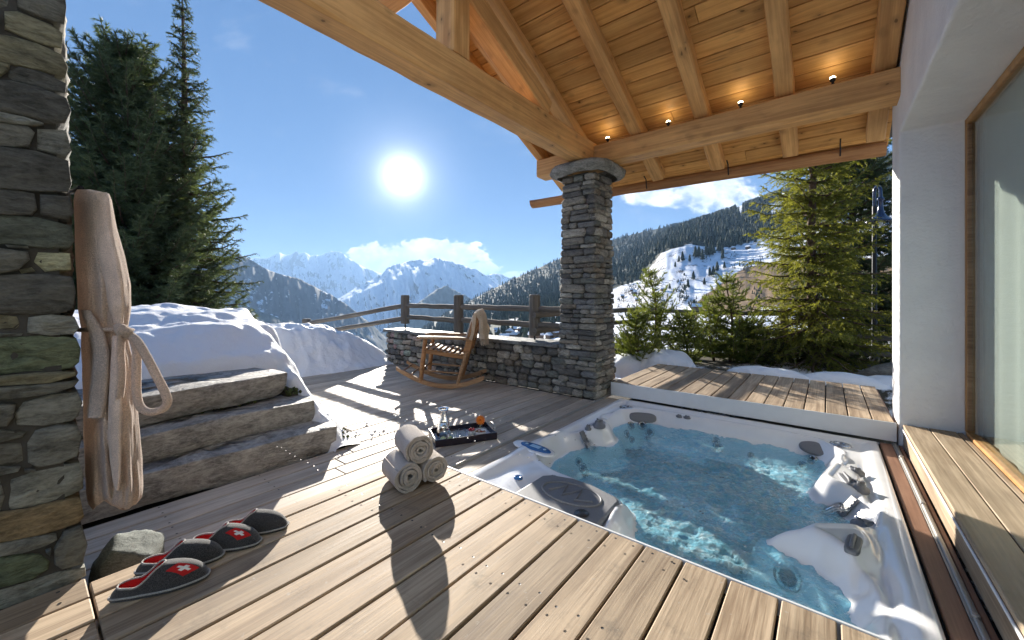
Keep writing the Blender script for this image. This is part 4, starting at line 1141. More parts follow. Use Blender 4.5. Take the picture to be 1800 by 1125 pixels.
# hollowed log gutter along the eave, with iron hooks
g = MB(); rows = []
for xx in np.linspace(-4.16, 0.50, 40):
    zc = 2.985 - (xx + 4.16) * 0.016; wob = 0.008 * float(vnoise(xx * 2.5, 1, 0, 5))
    ring = []
    for a in np.linspace(math.pi, 2 * math.pi, 9): ring.append((xx, 5.83 + .10 * math.cos(a), zc + wob + .125 * math.sin(a) + .02))
    for a in np.linspace(2 * math.pi, math.pi, 7): ring.append((xx, 5.83 + .075 * math.cos(a), zc + wob + .095 * math.sin(a) + .022))
    rows.append(ring)
g.grid(rows, False, True, flip=False)
n = 16
g.add(rows[0], [tuple(range(n))[::-1]], False); g.add(rows[-1], [tuple(range(n))], False)
gut = g.build('gutter', m_wood('gutter_wood', (0.26, 0.115, 0.045), (0.45, 0.24, 0.105), 0, .7, 40, 1.2, .4, streak=.6), roof, (0, 0, 0), world=True)
for xx in (-2.05, -0.99, 0.12):
    MB().tube([(xx, 5.62, 3.02), (xx, 5.70, 2.99), (xx, 5.715, 2.90), (xx, 5.735, 2.86)], .008, 6).build('gutter_hook', M_IRON, gut, (0, 0, 0), world=True)
# four small lit uplights on the cross beam
lampe, bb = material('lit_lamp_glass'); bb.out(bb.pr(col=(1, 1, 1), ecol=(1.0, 0.86, 0.55, 1), estr=9.0))
for k, (xx, lab) in enumerate(((-2.18, 'lit uplight on the cross beam nearest the stone pillar'), (-1.43, 'lit uplight second along the cross beam from the stone pillar'), (-0.70, 'lit uplight third along the cross beam from the stone pillar'), (0.045, 'lit uplight on the cross beam nearest the white wall'))):
    t = thing('uplight', lab, 'lamp', (xx, 4.70, 3.245), 0, 'small uplights on the cross beam')
    MB().lathe([(.0, 0), (.016, 0), (.016, .012), (.011, .014), (.011, .03), (.021, .036), (.024, .062), (.020, .062)], 14).build('lamp_body', M_IRON, t)
    MB().lathe([(.024, .060), (.022, .070), (.013, .078), (.0, .080)], 14).build('lamp_glass', lampe, t)
    l = bpy.data.lights.new('uplight_bulb', 'SPOT'); l.energy = 0.12; l.color = (1.0, 0.80, 0.48); l.spot_size = math.radians(120); l.spot_blend = 1.0; l.shadow_soft_size = .02
    lo = link('bulb', l, t, (0, 0, .085), Vector((0, .86, -.50)).to_track_quat('Z', 'Y').to_euler())

# ------------------------------------------------------------------ fences
def post(parent, x, y, z0, z1, r=0.078, seed=0):
    m = MB(); rg = random.Random(seed); rows = []
    for zz, f in ((z0, 1.0), (z0 + (z1 - z0) * .35, 1.0), (z0 + (z1 - z0) * .7, .99), (z1 - .03, .98), (z1 - .008, .93), (z1, .82), (z1 + .002, .4), (z1 + .002, 0.001)):
        rows.append([(r * f * (1 + .05 * float(vnoise(math.cos(a) * 1.5, math.sin(a) * 1.5, seed))) * math.cos(a), r * f * (1 + .05 * float(vnoise(math.cos(a) * 1.5 + 9, math.sin(a) * 1.5, seed))) * math.sin(a), zz) for a in np.linspace(0, 2 * math.pi, 17)[:-1]])
    m.grid(rows, False, True)
    return m.build('post', M_FENCEV, parent, (x, y, 0), world=True)
def rail(parent, p, q, r=0.045, seed=0):
    p, q = Vector(p), Vector(q); d = q - p; L = d.length; m = MB(); n = 9
    pts = [(L * (k / n - .5), .008 * float(vnoise(k * .6, seed, 0)), .008 * float(vnoise(k * .6, seed, 5))) for k in range(n + 1)]
    m.tube(pts, [r * (1 + .06 * float(vnoise(k * .8, seed, 9))) for k in range(n + 1)], 10)
    return m.build('rail', M_FENCE, parent, tuple((p + q) / 2), (0, -math.atan2(d.z, math.hypot(d.x, d.y)), math.atan2(d.y, d.x)), world=True)
fl = thing('post_and_rail_fence', 'weathered round post and rail fence on the low stone wall', 'fence', (-5, 4.78, .65))
FP = [(-6.46, 4.76), (-4.96, 4.76), (-3.36, 4.76)]
post(fl, -6.46, 4.76, 0.76, 1.315, .085, 1); post(fl, -4.96, 4.76, 0.66, 1.315, .085, 2); post(fl, -3.36, 4.76, .72, 1.32, .085, 3)
MB().tube([(-6.46, 4.76, .62), (-6.46, 4.76, .8)], .014, 8).build('post_spike', M_IRON, fl, (0, 0, 0), world=True)
MB().tube([(-3.36, 4.76, .62), (-3.36, 4.76, .8)], .014, 8).build('post_spike', M_IRON, fl, (0, 0, 0), world=True)
for z0, s in ((1.115, 1), (0.885, 2)):
    for a, c in ((-6.46, -4.96), (-4.96, -3.36)): rail(fl, (a, 4.77, z0), (c, 4.77, z0 - .01), .043, s)
    rail(fl, (-3.36, 4.77, z0 - .01), (-2.62, 4.77, z0 - .02), .043, s + 4)
post(fl, -8.85, 3.95, -.2, .80, .09, 4)
for z0, z1 in ((1.10, .70), (0.86, .46)): rail(fl, (-6.5, 4.76, z0), (-8.85, 3.95, z1), .045, int(z0 * 10))
for z0 in (1.03, .80): rail(fl, (-3.27, 4.62, z0), (-3.02, 8.9, z0 - .02), .042, int(z0 * 20))

fr = thing('post_and_rail_fence', 'long weathered rail fence behind the young pines and spruce', 'fence', (-.8, 8.9, 0))
for k, xx in enumerate((-2.93, -0.62, 1.6, 3.4)): post(fr, xx, 8.9, -.2, 1.06, .07, 10 + k)
for z0, s in ((0.965, 1), (0.60, 2), (.34, 3), (.10, 4)):
    for a, c in ((-3.1, -0.62), (-0.62, 1.6), (1.6, 3.4)): rail(fr, (a, 8.83, z0 + random.uniform(-.015, .015)), (c, 8.83, z0 + random.uniform(-.015, .015)), .042, s + int(a))

# street lamp
lx, ly, _ = at(1547, 400, 7.6)
sl = thing('street_lamp', 'blue black gooseneck street lamp with clear bowl by the fence', 'street lamp', (lx, ly, -.1), math.radians(YAW))
m = MB().lathe([(.0, 0), (.075, 0), (.075, .25), (.05, .30), (.042, .9), (.036, 2.2), (.033, 3.15)], 14); m.build('post', M_IRON, sl, (0, .12, 0))
nk = MB(); pts = [(0, .12, 3.1), (0, .12, 3.42)] + [(0, .055 + .065 * math.cos(a), 3.42 + .10 * math.sin(a)) for a in np.linspace(0.2, math.pi, 9)] + [(0, -.01, 3.30)]
nk.tube(pts, .028, 10); nk.build('gooseneck', M_LAMPB, sl)
MB().lathe([(.0, 3.30), (.034, 3.30), (.055, 3.27), (.055, 3.24), (.036, 3.22), (.040, 3.10), (.055, 3.00), (.10, 2.91), (.17, 2.86), (.235, 2.83), (.238, 2.815), (.20, 2.822), (.1, 2.86), (.0, 2.88)], 28, (0, -.01, 0)).build('shade', M_LAMPB, sl)
MB().lathe([(.185, 2.825), (.18, 2.78), (.15, 2.71), (.09, 2.665), (.0, 2.65)], 24, (0, -.01, 0)).build('bowl', M_THIN, sl)
MB().lathe([(.0, 2.86), (.03, 2.85), (.035, 2.78), (.02, 2.74), (0, 2.735)], 12, (0, -.01, 0)).build('bulb', M_PORC, sl)

# ------------------------------------------------------------------ hot tub
WATER_Z = -0.13
OUT = [(-1.784, 4.02), (-1.74, 4.25), (-1.62, 4.37), (-1.45, 4.42), (-1.194, 4.43), (-0.671, 4.45), (-0.302, 4.455), (-0.12, 4.42), (-0.02, 4.28), (-0.03, 4.08), (-0.09, 3.80), (-0.14, 3.55), (-0.06, 3.42), (0.07, 3.36), (0.13, 3.24), (0.10, 3.08),
       (0.02, 2.99), (-0.10, 2.90), (-0.24, 2.80), (-0.30, 2.74), (-0.28, 2.67), (-0.18, 2.63), (-0.07, 2.585), (0.01, 2.50), (0.06, 2.40), (0.09, 2.25), (0.06, 2.06), (-0.06, 1.98), (-0.65, 1.96), (-0.84, 2.08), (-0.87, 2.28), (-0.95, 2.50), (-1.06, 2.60), (-1.30, 2.64), (-1.60, 2.66), (-1.76, 2.72),
       (-1.82, 2.90), (-1.83, 3.15), (-1.76, 3.35), (-1.62, 3.48), (-1.57, 3.62), (-1.62, 3.76), (-1.74, 3.88)]
OP = np.array(OUT)
def tub_sd(X, Y):
    """signed distance to the water outline, positive inside"""
    P = np.stack([X.ravel(), Y.ravel()], 1); d = np.full(len(P), 1e9); ins = np.zeros(len(P), bool)
    for i in range(len(OP)):
        a, c = OP[i], OP[(i + 1) % len(OP)]; e = c - a
        t = np.clip(((P - a) @ e) / (e @ e), 0, 1); d = np.minimum(d, np.linalg.norm(P - a - t[:, None] * e, axis=1))
        cr = ((a[1] > P[:, 1]) != (c[1] > P[:, 1])) & (P[:, 0] < (c[0] - a[0]) * (P[:, 1] - a[1]) / (c[1] - a[1] + 1e-12) + a[0]); ins ^= cr
    return np.where(ins, d, -d).reshape(X.shape)
TX0, TX1, TY0, TY1 = -2.04, 0.364, 1.66, 4.745
tgx = np.linspace(TX0, TX1, 172); tgy = np.linspace(TY0, TY1, 216)
TGX, TGY = np.meshgrid(tgx, tgy, indexing='ij')
sd = tub_sd(TGX, TGY)
for _ in range(2):
    sd[1:-1, 1:-1] = (sd[1:-1, 1:-1] * 2 + sd[:-2, 1:-1] + sd[2:, 1:-1] + sd[1:-1, :-2] + sd[1:-1, 2:]) / 6
G = lambda cx, cy, rx, ry: np.exp(-((TGX - cx) / rx) ** 2 - ((TGY - cy) / ry) ** 2)
tz = WATER_Z + 0.125 * sstep(0, 0.13, -sd) - 0.30 * sstep(0.0, 0.14, sd) - 0.45 * sstep(0.30, 0.55, sd)
edge = np.minimum(np.minimum(TGX - TX0, TX1 - TGX), np.minimum(TY1 - TGY, TGY - TY0 + .5))
tz += 0.022 * sstep(0.15, 0.06, edge) * (sd < 0)            # broad outer lip
tz -= 0.05 * sstep(0.022, 0.0, edge) ** 2
rightb = sstep(0.05, 0.2, TGX)
tz += -0.02 * np.exp(-((TGX - 0.215) / .022) ** 2) * sstep(1.7, 2.2, TGY) * sstep(4.2, 3.8, TGY)   # groove along the right lip
dry = sstep(0.02, 0.10, -sd)
G = lambda cx, cy, rx, ry: sstep(1.45, .75, np.sqrt(((TGX - cx) / rx) ** 2 + ((TGY - cy) / ry) ** 2))
tz += 0.010 * np.exp(-((sd + .135) / .014) ** 2)
tz += dry * (0.035 * G(0.06, 3.68, .12, .22) + .032 * G(.06, 2.76, .13, .17) + .03 * G(0.02, 4.14, .08, .10) - .03 * G(0.17, 2.45, .07, .16))
tz += dry * (0.03 * G(-1.70, 3.55, .12, .22) + .016 * G(-1.94, 2.75, .10, .26) - .02 * G(-1.88, 3.25, .06, .3) - .02 * G(-1.70, 2.30, .22, .28) - .02 * G(-1.92, 4.1, .04, .5))
tz += dry * (.045 * G(-.95, 2.33, .07, .22) - .035 * G(-1.3, 2.25, .35, .30))
def tub_h(x, y):
    i = np.clip((x - TX0) / (TX1 - TX0) * (len(tgx) - 1), 0, len(tgx) - 1.001); j = np.clip((y - TY0) / (TY1 - TY0) * (len(tgy) - 1), 0, len(tgy) - 1.001)
    a, c = int(i), int(j); s, t = i - a, j - c
    return tz[a, c] * (1 - s) * (1 - t) + tz[a + 1, c] * s * (1 - t) + tz[a, c + 1] * (1 - s) * t + tz[a + 1, c + 1] * s * t
def tub_hit(px, py):
    p0 = Vector((0, 0, CAM_H)); d = Vector(at(px, py, 1.0)) - p0
    t = 1.2; prev = 1.2
    while t < 7:
        p = p0 + d * t
        if TX0 < p.x < TX1 and TY0 < p.y < TY1 and p.z < tub_h(p.x, p.y): break
        t += .004
    e = .015
    nrm = Vector((-(tub_h(p.x + e, p.y) - tub_h(p.x - e, p.y)) / (2 * e), -(tub_h(p.x, p.y + e) - tub_h(p.x, p.y - e)) / (2 * e), 1)).normalized()
    return p, nrm
tub = thing('hot_tub', 'white sunken hot tub with grey fittings and blue water', 'hot tub', (-0.85, 3.2, 0))
V = np.stack([TGX, TGY, tz], -1)
def skirt(A): B = A.copy(); B[..., 2] = -1.0; return B
V = np.concatenate([skirt(V[:1]), V, skirt(V[-1:])], 0); V = np.concatenate([skirt(V[:, :1]), V, skirt(V[:, -1:])], 1)
V = V - np.array(tub.location)
link('shell', np_mesh('shell', V.reshape(-1, 3), grid_faces(V.shape[0], V.shape[1]), M_ACRYL, True), tub)

def fit(px, py, build, name, mats, lift=0.0, parent=tub, spin=0.0, n_=None):
    p, n = tub_hit(px, py)
    if n_ is not None: n = Vector(n_).normalized()
    m = MB(); build(m)
    rot = n.to_track_quat('Z', 'Y').to_matrix() @ Matrix.Rotation(spin, 3, 'Z')
    q = p + n * lift
    return m.build(name, mats, parent, tuple(q), rot.to_euler(), world=True)
def jet_ring(r):
    def f(m): m.lathe([(r * .55, .006), (r * .62, .014), (r * .9, .016), (r, .008), (r, -.015)], 18)
    return f
def jet_core(r):
    def f(m):
        m.lathe([(0, .018), (r * .2, .018), (r * .26, .008), (r * .55, .006), (r * .58, .0)], 14)
        for k in range(4):
            a = k * math.pi / 2; m.bar((r * .2 * math.cos(a), r * .2 * math.sin(a), .012), (r * .58 * math.cos(a), r * .58 * math.sin(a), .012), r * .16, .006, .001)
    return f
JETS = [(1101, 763, .045), (1110, 773, .038), (1142, 760, .05), (1139, 771, .034), (1144, 782, .03), (1109, 748, .042), (1129, 748, .05), (1258, 775, .04), (1262, 787, .05), (1017, 812, .04), (1024, 822, .045), (1030, 833, .045), (1036, 845, .04),
        (1428, 808, .042), (1411, 819, .042), (1408, 832, .034), (1399, 844, .028), (1396, 856, .028), (1385, 1015, .07), (1320, 800, .03), (973, 842, .03)]
for px, py, r in JETS:
    j = fit(px, py, jet_ring(r), 'jet', M_CHROME)
    c = MB(); jet_core(r)(c); c.build('jet_nozzle', M_DARKP, j)
# air knobs, handles, pads
def knob(r, h):
    def f(m):
        m.lathe([(0, h), (r * .55, h), (r * .78, h * .85), (r * .85, h * .2), (r * 1.25, h * .12), (r * 1.25, -.01)], 20)
        for k in range(3):
            a = k * 2 * math.pi / 3; m.bar((0, 0, h), (r * .75 * math.cos(a), r * .75 * math.sin(a), h), r * .28, h * .5, .003)
    return f
for px, py, r, h in ((1053, 748, .05, .05), (1034, 753, .026, .03), (1503, 829, .045, .025), (1508, 858, .05, .04), (1521, 926, .055, .03), (1208, 733, .032, .012), (1194, 731, .028, .012)):
    fit(px, py, knob(r, h), 'knob', M_GREYP, n_=(0.05, -.1, 1))
def disc_cap(m):
    m.lathe([(0, .006), (.03, .007), (.034, .012), (.06, .012), (.066, .007), (.075, .007), (.08, .0), (.08, -.01)], 26)
fit(1101, 716, disc_cap, 'speaker_cover', M_CHROME, n_=(0, 0, 1)); fit(1477, 782, disc_cap, 'speaker_cover', M_CHROME, n_=(0, 0, 1))
def button(m): m.lathe([(0, .012), (.016, .012), (.02, .016), (.03, .014), (.034, .0)], 20)
fit(911, 841, button, 'button', M_PANEL, n_=(0, 0, 1))
def pad(w, l, h, pw=3.0):
    def f(m):
        rows = []
        for f_, z in ((1.0, -.01), (1.0, h * .4), (.94, h * .85), (.8, h), (.4, h * 1.05), (0.001, h * 1.05)):
            rows.append([(w * f_ * abs(math.cos(a)) ** (2 / pw) * math.copysign(1, math.cos(a)), l * f_ * abs(math.sin(a)) ** (2 / pw) * math.copysign(1, math.sin(a)), z) for a in np.linspace(0, 2 * math.pi, 29)[:-1]])
        m.grid(rows, False, True)
    return f
M_PILLOW = m_plain('grey_pillow_foam', (0.20, 0.195, 0.20), 0.55, bscale=150, bump=.2)
fit(1129, 735, pad(.15, .055, .03), 'headrest', M_PILLOW, n_=(0.35, -.75, .6), spin=0.0, lift=.01)
fit(1434, 790, pad(.13, .07, .02, 2.2), 'headrest', M_PILLOW, n_=(-.2, -.45, .85), lift=.008)
def handle(m):
    pad(.032, .095, .012, 4)(m)
    m.tube([(.0, -.07, .012), (.0, -.05, .026), (0, .05, .026), (0, .07, .012)], .010, 10)
fit(1488, 843, handle, 'grab_handle', M_GREYP, n_=(0, 0, 1), spin=.25); fit(1500, 957, handle, 'grab_handle', M_GREYP, n_=(0, 0, 1), spin=-.15)
def spout(m):
    m.cbox((0, 0, .008), (.19, .07, .016), .006)
    for k in range(6): m.cbox((-.07 + k * .028, -.02, .018), (.014, .02, .006), .001)
fit(1027, 776, spout, 'waterfall_spout', M_GREYP, n_=(.85, -.05, .5), spin=math.pi / 2, lift=.01)
fit(1491, 897, spout, 'waterfall_spout', M_GREYP, n_=(-.75, -.35, .6), spin=math.pi / 2, lift=.01)
# control panel
def panel_b(m): pad(.080, .20, .006, 2.6)(m)
cp = fit(938, 787, panel_b, 'control_panel', M_ACRYL, n_=(.06, 0, 1))
m = MB(); pad(.055, .15, .012, 2.0)(m); pp = m.build('panel_face', M_PANEL, cp, (0.0, -.02, .005))
MB().cbox((0, 0, 0), (.045, .09, .004), .001).build('display', M_DISPLAY, pp, (0, 0, .0135))
for k in (-1, 1):
    MB().lathe([(0, .006), (.012, .005), (.014, 0)], 14).build('panel_button', M_DISPLAY, pp, (0, k * .09, .011))
# filter lid with its raised oval and zigzag mark
fd = MB()
ol = [(-1.60, 1.86), (-1.02, 1.86), (-1.0, 1.9), (-1.015, 2.36), (-1.05, 2.395), (-1.25, 2.45), (-1.40, 2.455), (-1.55, 2.41), (-1.595, 2.36)]
rows = []
cx_, cy_ = -1.3, 2.16
for f_, zz in ((1.0, -.06), (1.0, .012), (.985, .022), (.95, .026)):
    rows.append([(cx_ + (x - cx_) * f_, cy_ + (y - cy_) * f_, zz) for x, y in ol])
fd.grid(rows, False, True); fd.add(rows[-1], [tuple(range(len(ol)))], False)
lid = fd.build('filter_lid', M_GREYP, tub, (0, 0, -.012), world=True)
lid.location.z = -.012
em = MB()
em.tube([(-1.30 + .205 * math.cos(a), 2.25 + .125 * math.sin(a), .016) for a in np.linspace(0, 2 * math.pi, 40)[:-1]], .008, 8, closed=True)
em.tube([(-1.44, 2.20, .016), (-1.37, 2.33, .016), (-1.335, 2.20, .016), (-1.265, 2.33, .016), (-1.235, 2.19, .016), (-1.14, 2.24, .016)], .0085, 8)
em.build('lid_emblem', M_GREYP, lid, (0, 0, 0), world=True)
MB().lathe([(0, .004), (.04, .004), (.045, 0)], 20).build('lid_knob', M_DARKP, lid, (-1.13, 2.08, .018), world=True)

# water: waves, froth where the jets break the surface
wx = np.linspace(-1.95, 0.20, 170); wy = np.linspace(1.80, 4.55, 214); WX, WY = np.meshgrid(wx, wy, indexing='ij')
chop = sstep(-1.75, -.9, WX) * .6 + .4
wz = WATER_Z + chop * (0.018 * fbm(WX * 4, WY * 4, 0, 3, 4) + 0.014 * fbm(WX * 11 + 3, WY * 9, 0, 3, 8, .6, True) + 0.003 * fbm(WX * 30, WY * 28, 0, 2, 12))
gg = lambda cx, cy, r: np.exp(-(((WX - cx) ** 2 + (WY - cy) ** 2) / r ** 2))
foam = 0.34 - .40 * sstep(3.85, 4.2, WY) - .25 * sstep(-1.3, -1.6, WX) + 0.45 * fbm(WX * 1.8, WY * 1.8, 2, 4, 14) + 1.3 * gg(-.12, 3.33, .20) + .9 * gg(.03, 3.25, .12) + .5 * gg(-.6, 2.9, .45) + .9 * gg(-.17, 2.22, .09) + .35 * gg(-.30, 3.75, .4) + .3 * gg(-1.55, 3.05, .15)
foam = foam * (1 - .9 * np.exp(-(((WX + .18) / .32) ** 2 + ((WY - 2.35) / .22) ** 2)) * (1 - gg(-.17, 2.22, .10)))
wz = wz + .012 * np.clip(foam - .5, 0, 1) * fbm(WX * 14, WY * 14, 1, 3, 22)
tag(link('water', np_mesh('water', np.stack([WX, WY, wz], -1).reshape(-1, 3), grid_faces(len(wx), len(wy)), M_WATER, True, {'foam': np.clip(foam, 0.0, 1.5).ravel()})), kind='structure')
# falling strands from the two waterfalls
sm = MB(); rr = random.Random(9)
for (px, py), dx, dy in (((1027, 778), .12, -.02), ((1491, 899), -.16, -.06)):
    p, n = tub_hit(px, py)
    for k in range(7):
        o = Vector((rr.uniform(-.01, .01), rr.uniform(-.07, .07), .03)); q = p + o
        sm.tube([q, q + Vector((dx * .4, dy * .4, -.01)), q + Vector((dx * .75, dy * .75, -.05)), Vector((q.x + dx, q.y + dy, WATER_Z - .01))], [.006, .004, .004, .007], 6)
tag(sm.build('waterfall', M_GLASS), kind='stuff')

# ------------------------------------------------------------------ snow
def heap(name, x0, x1, y0, y1, nx, ny, fn, parent=None):
    X, Y = np.meshgrid(np.linspace(x0, x1, nx), np.linspace(y0, y1, ny), indexing='ij')
    Z = fn(X, Y)
    return tag(link(name, np_mesh(name, np.stack([X, Y, Z], -1).reshape(-1, 3), grid_faces(nx, ny), M_SNOW, True)), kind='stuff')
def bank1(X, Y):
    top = np.interp(X, [-11, -8, -6.6, -5.6, -5.0, -4.6, -4.2, -3.9, -3.65, -3.45, -3.25], [.5, .95, 1.10, 1.08, .92, .74, .56, .44, .31, .18, .03])
    far = np.interp(X, [-11, -6, -5.2, -4.6, -4.0, -3.4], [3.0, 2.5, 2.28, 2.18, 2.05, 1.96])
    n = fbm(X * 1.3, Y * 1.3, 0, 4, 51); n2 = fbm(X * 4, Y * 4, 0, 4, 52); nr = fbm(X * 2.2, Y * 2.2, 1, 4, 57, .5, True)
    f = sstep(0.0, 1.0, (far + .10 * n2 - Y) / (.26 + .12 * (-X - 3.2).clip(0, 3)))
    z = top * f + (.09 * n + .03 * n2 + .018 * nr) * f * sstep(-3.3, -4.4, X)
    crest = 1 + .08 * np.exp(-((Y - 1.3) / .5) ** 2)
    z = z * crest
    # keep clear of the steps: the snow starts behind the top slab
    clear = sstep(1.50, 1.70, Y + .06 * n2) 
    back = sstep(-4.02, -4.45, X + .05 * n2)
    m = np.maximum(clear, back)
    zfront = .60 + (z - .60) * back
    z = np.where(Y < 1.6, np.where(X > -4.5, np.minimum(z, zfront), z), z)
    return z * m - .06 * (1 - m) - .25 * (1 - m) - .03 * (f < .02)
heap('snow_bank', -11, -3.2, -2.5, 3.2, 200, 180, bank1)
def bank2(X, Y):
    crest = np.interp(Y, [1.6, 2.4, 2.9, 3.4, 3.8, 4.2, 4.6, 4.85], [.60, .78, .74, .72, .60, .42, .16, -.1])
    n = fbm(X * 1.6, Y * 1.6, 0, 4, 61); n2 = fbm(X * 5, Y * 5, 0, 4, 62); nr = fbm(X * 3, Y * 3, 0, 4, 65, .5, True)
    foot = -6.38 + .10 * n - np.interp(Y, [1.6, 2.6, 3.2, 4.9], [-.6, .15, .05, 0])
    f = sstep(0.0, .75, foot - X + .05 * n2)
    back = sstep(-10.5, -8.0, X)
    return crest * f * (.4 + .6 * back) + (.09 * n + .03 * n2 + .06 * nr) * f - .05 * (f < .02)
heap('snow_bank', -10.5, -5.6, 1.8, 5.1, 150, 110, bank2)
def mound(cx, cy, rx, ry, h, seed):
    def fn(X, Y):
        d = ((X - cx) / rx) ** 2 + ((Y - cy) / ry) ** 2
        n = fbm(X * 3, Y * 3, seed, 4, seed)
        return .02 + h * np.sqrt(np.clip(1 - d + .35 * n, 0, 1.3)) * sstep(-.05, .25, 1 - d + .35 * n) - .12 * (1 - d + .35 * n < 0)
    heap('snow_patch', cx - rx * 1.25, cx + rx * 1.25, cy - ry * 1.25, cy + ry * 1.25, 60, 50, fn)
mound(-2.32, 7.15, .62, .42, .34, 3); mound(-2.85, 6.9, .35, .4, .22, 4); mound(-0.72, 6.98, .62, .20, .22, 5); mound(0.15, 7.2, .55, .22, .20, 6); mound(.75, 7.6, .5, .25, .16, 7)
cr = MB(); rr = random.Random(4)
for k in range(26):
    t = rr.random(); p = (-3.45 - rr.uniform(-.25, .2) , 2.0 + rr.gauss(0, .12) + .1 * t, rr.uniform(0, .015)); s = rr.uniform(.004, .016)
    cr.lathe([(0, s * .7), (s * .7, s * .5), (s, 0), (s * .7, -s * .4)], 7, p)
tag(cr.build('snow_crumbs', M_SNOW), kind='stuff')
# ------------------------------------------------------------------ conifers
def needle_mesh(name, A, Bv, per_m, nl, nw, ang, mat, rng, tint_seg=None, up=0.0):
    L = np.linalg.norm(Bv - A, axis=1); cnt = np.maximum(2, (L * per_m).astype(int))
    idx = np.repeat(np.arange(len(A)), cnt); N = len(idx)
    t = rng.random(N)[:, None]; p = A[idx] * (1 - t) + Bv[idx] * t
    u = (Bv - A)[idx] / np.maximum(1e-6, L[idx])[:, None]
    r = rng.normal(size=(N, 3)); v = r - u * (r * u).sum(1, keepdims=True); v /= np.linalg.norm(v, axis=1, keepdims=True)
    al = np.radians(rng.uniform(*ang, N))[:, None]
    d = u * np.cos(al) + v * np.sin(al); d[:, 2] += up; d /= np.linalg.norm(d, axis=1, keepdims=True)
    s = np.cross(d, rng.normal(size=(N, 3))); s /= np.maximum(1e-6, np.linalg.norm(s, axis=1, keepdims=True))
    l = rng.uniform(nl * .65, nl * 1.2, N)[:, None]
    V = np.stack([p - s * nw / 2, p + s * nw / 2, p + d * l], 1).reshape(-1, 3)
    F = np.arange(N * 3).reshape(-1, 3)
    tint = (tint_seg[idx] if tint_seg is not None else rng.random(N)) * .65 + rng.random(N) * .35
    return np_mesh(name, V, F, mat, False, {'tint': np.repeat(tint, 3)})

def conifer(label, base, H, R, seed, mat, whorls=26, per=7, droop=.25, nl=.035, nw=.010, per_m=110, z0=.06, ang=(30, 60), profile=.85, twig=.30, dens=1.0, group=None, name='conifer', lean=(0, 0), upturn=.25, trunk_r=None, sector=None, up=0.0, irregular=.18):
    rng = np.random.default_rng(seed)
    t = thing(name, label, 'tree', base, 0, group)
    A = []; Bs = []; T = []; limbs = MB()
    tr = trunk_r or H * .016
    axis = lambda f: np.array([lean[0] * f * H + .03 * math.sin(f * 7 + seed), lean[1] * f * H + .03 * math.cos(f * 6 + seed), f * H])
    limbs.tube([tuple(axis(f)) for f in np.linspace(0, 1, 12)], [tr * (1 - f) ** .8 + .006 for f in np.linspace(0, 1, 12)], 8)
    for w in range(whorls):
        f = z0 + (1 - z0) * ((w + rng.uniform(-.3, .3)) / whorls)
        if f > .985: continue
        f = max(z0, f)
        n = max(3, int(round(per * (1 - .45 * f))))
        a0 = rng.random() * 6.28
        for k in range(n):
            a = a0 + 6.283 * k / n + rng.uniform(-.3, .3)
            Lb = R * (1 - f) ** profile * rng.uniform(1 - irregular * 1.6, 1 + irregular) + .06
            start = axis(f); d0 = np.array([math.cos(a), math.sin(a)])
            slope0 = (.55 * f - .05 - droop * (1 - f)) + rng.uniform(-.12, .12)
            pts = []
            ns = max(4, int(Lb / .16))
            for q in range(ns + 1):
                s = q / ns
                z = Lb * (slope0 * s - droop * .55 * s * s * (1 - f) + upturn * s ** 3)
                pts.append(start + np.array([d0[0] * Lb * s, d0[1] * Lb * s, z]) + rng.normal(size=3) * .012 * (q > 0))
            limbs.tube([tuple(p) for p in pts], [max(.003, tr * .28 * (1 - q / ns) * min(1, Lb)) + .002 for q in range(ns + 1)], 4, caps=False)
            tb = rng.random()
            for q in range(ns):
                s = (q + .5) / ns
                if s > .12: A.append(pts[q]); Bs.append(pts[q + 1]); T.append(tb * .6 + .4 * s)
                if s < .10: continue
                dv = pts[q + 1] - pts[q]; dv /= np.linalg.norm(dv)
                side = np.array([-dv[1], dv[0], 0]); side /= max(1e-6, np.linalg.norm(side))
                for sg in (-1, 1):
                    for rep in range(3 if Lb > .5 else 2):
                        if rng.random() > dens: continue
                        l = twig * Lb ** .6 * (1.05 - s) * rng.uniform(.5, 1.15) + .05
                        o = pts[q] + (pts[q + 1] - pts[q]) * rng.random()
                        dr = dv * rng.uniform(.45, .9) + side * sg * rng.uniform(.6, 1.0) + np.array([0, 0, rng.uniform(-.45, .12) - droop * .5])
                        dr /= np.linalg.norm(dr)
                        e = o + dr * l; mid = o + dr * l * .5 + np.array([0, 0, .02 * l])
                        e = e + np.array([0, 0, -.22 * l * droop * 2])
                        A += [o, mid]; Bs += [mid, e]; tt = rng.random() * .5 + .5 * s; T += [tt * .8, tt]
    # leader
    A.append(axis(.93)); Bs.append(axis(1.0)); T.append(.6)
    limbs.build('trunk', M_BARK, t)
    link('crown', needle_mesh('crown', np.array(A), np.array(Bs), per_m, nl, nw, ang, mat, rng, np.array(T), up), t)
    return t

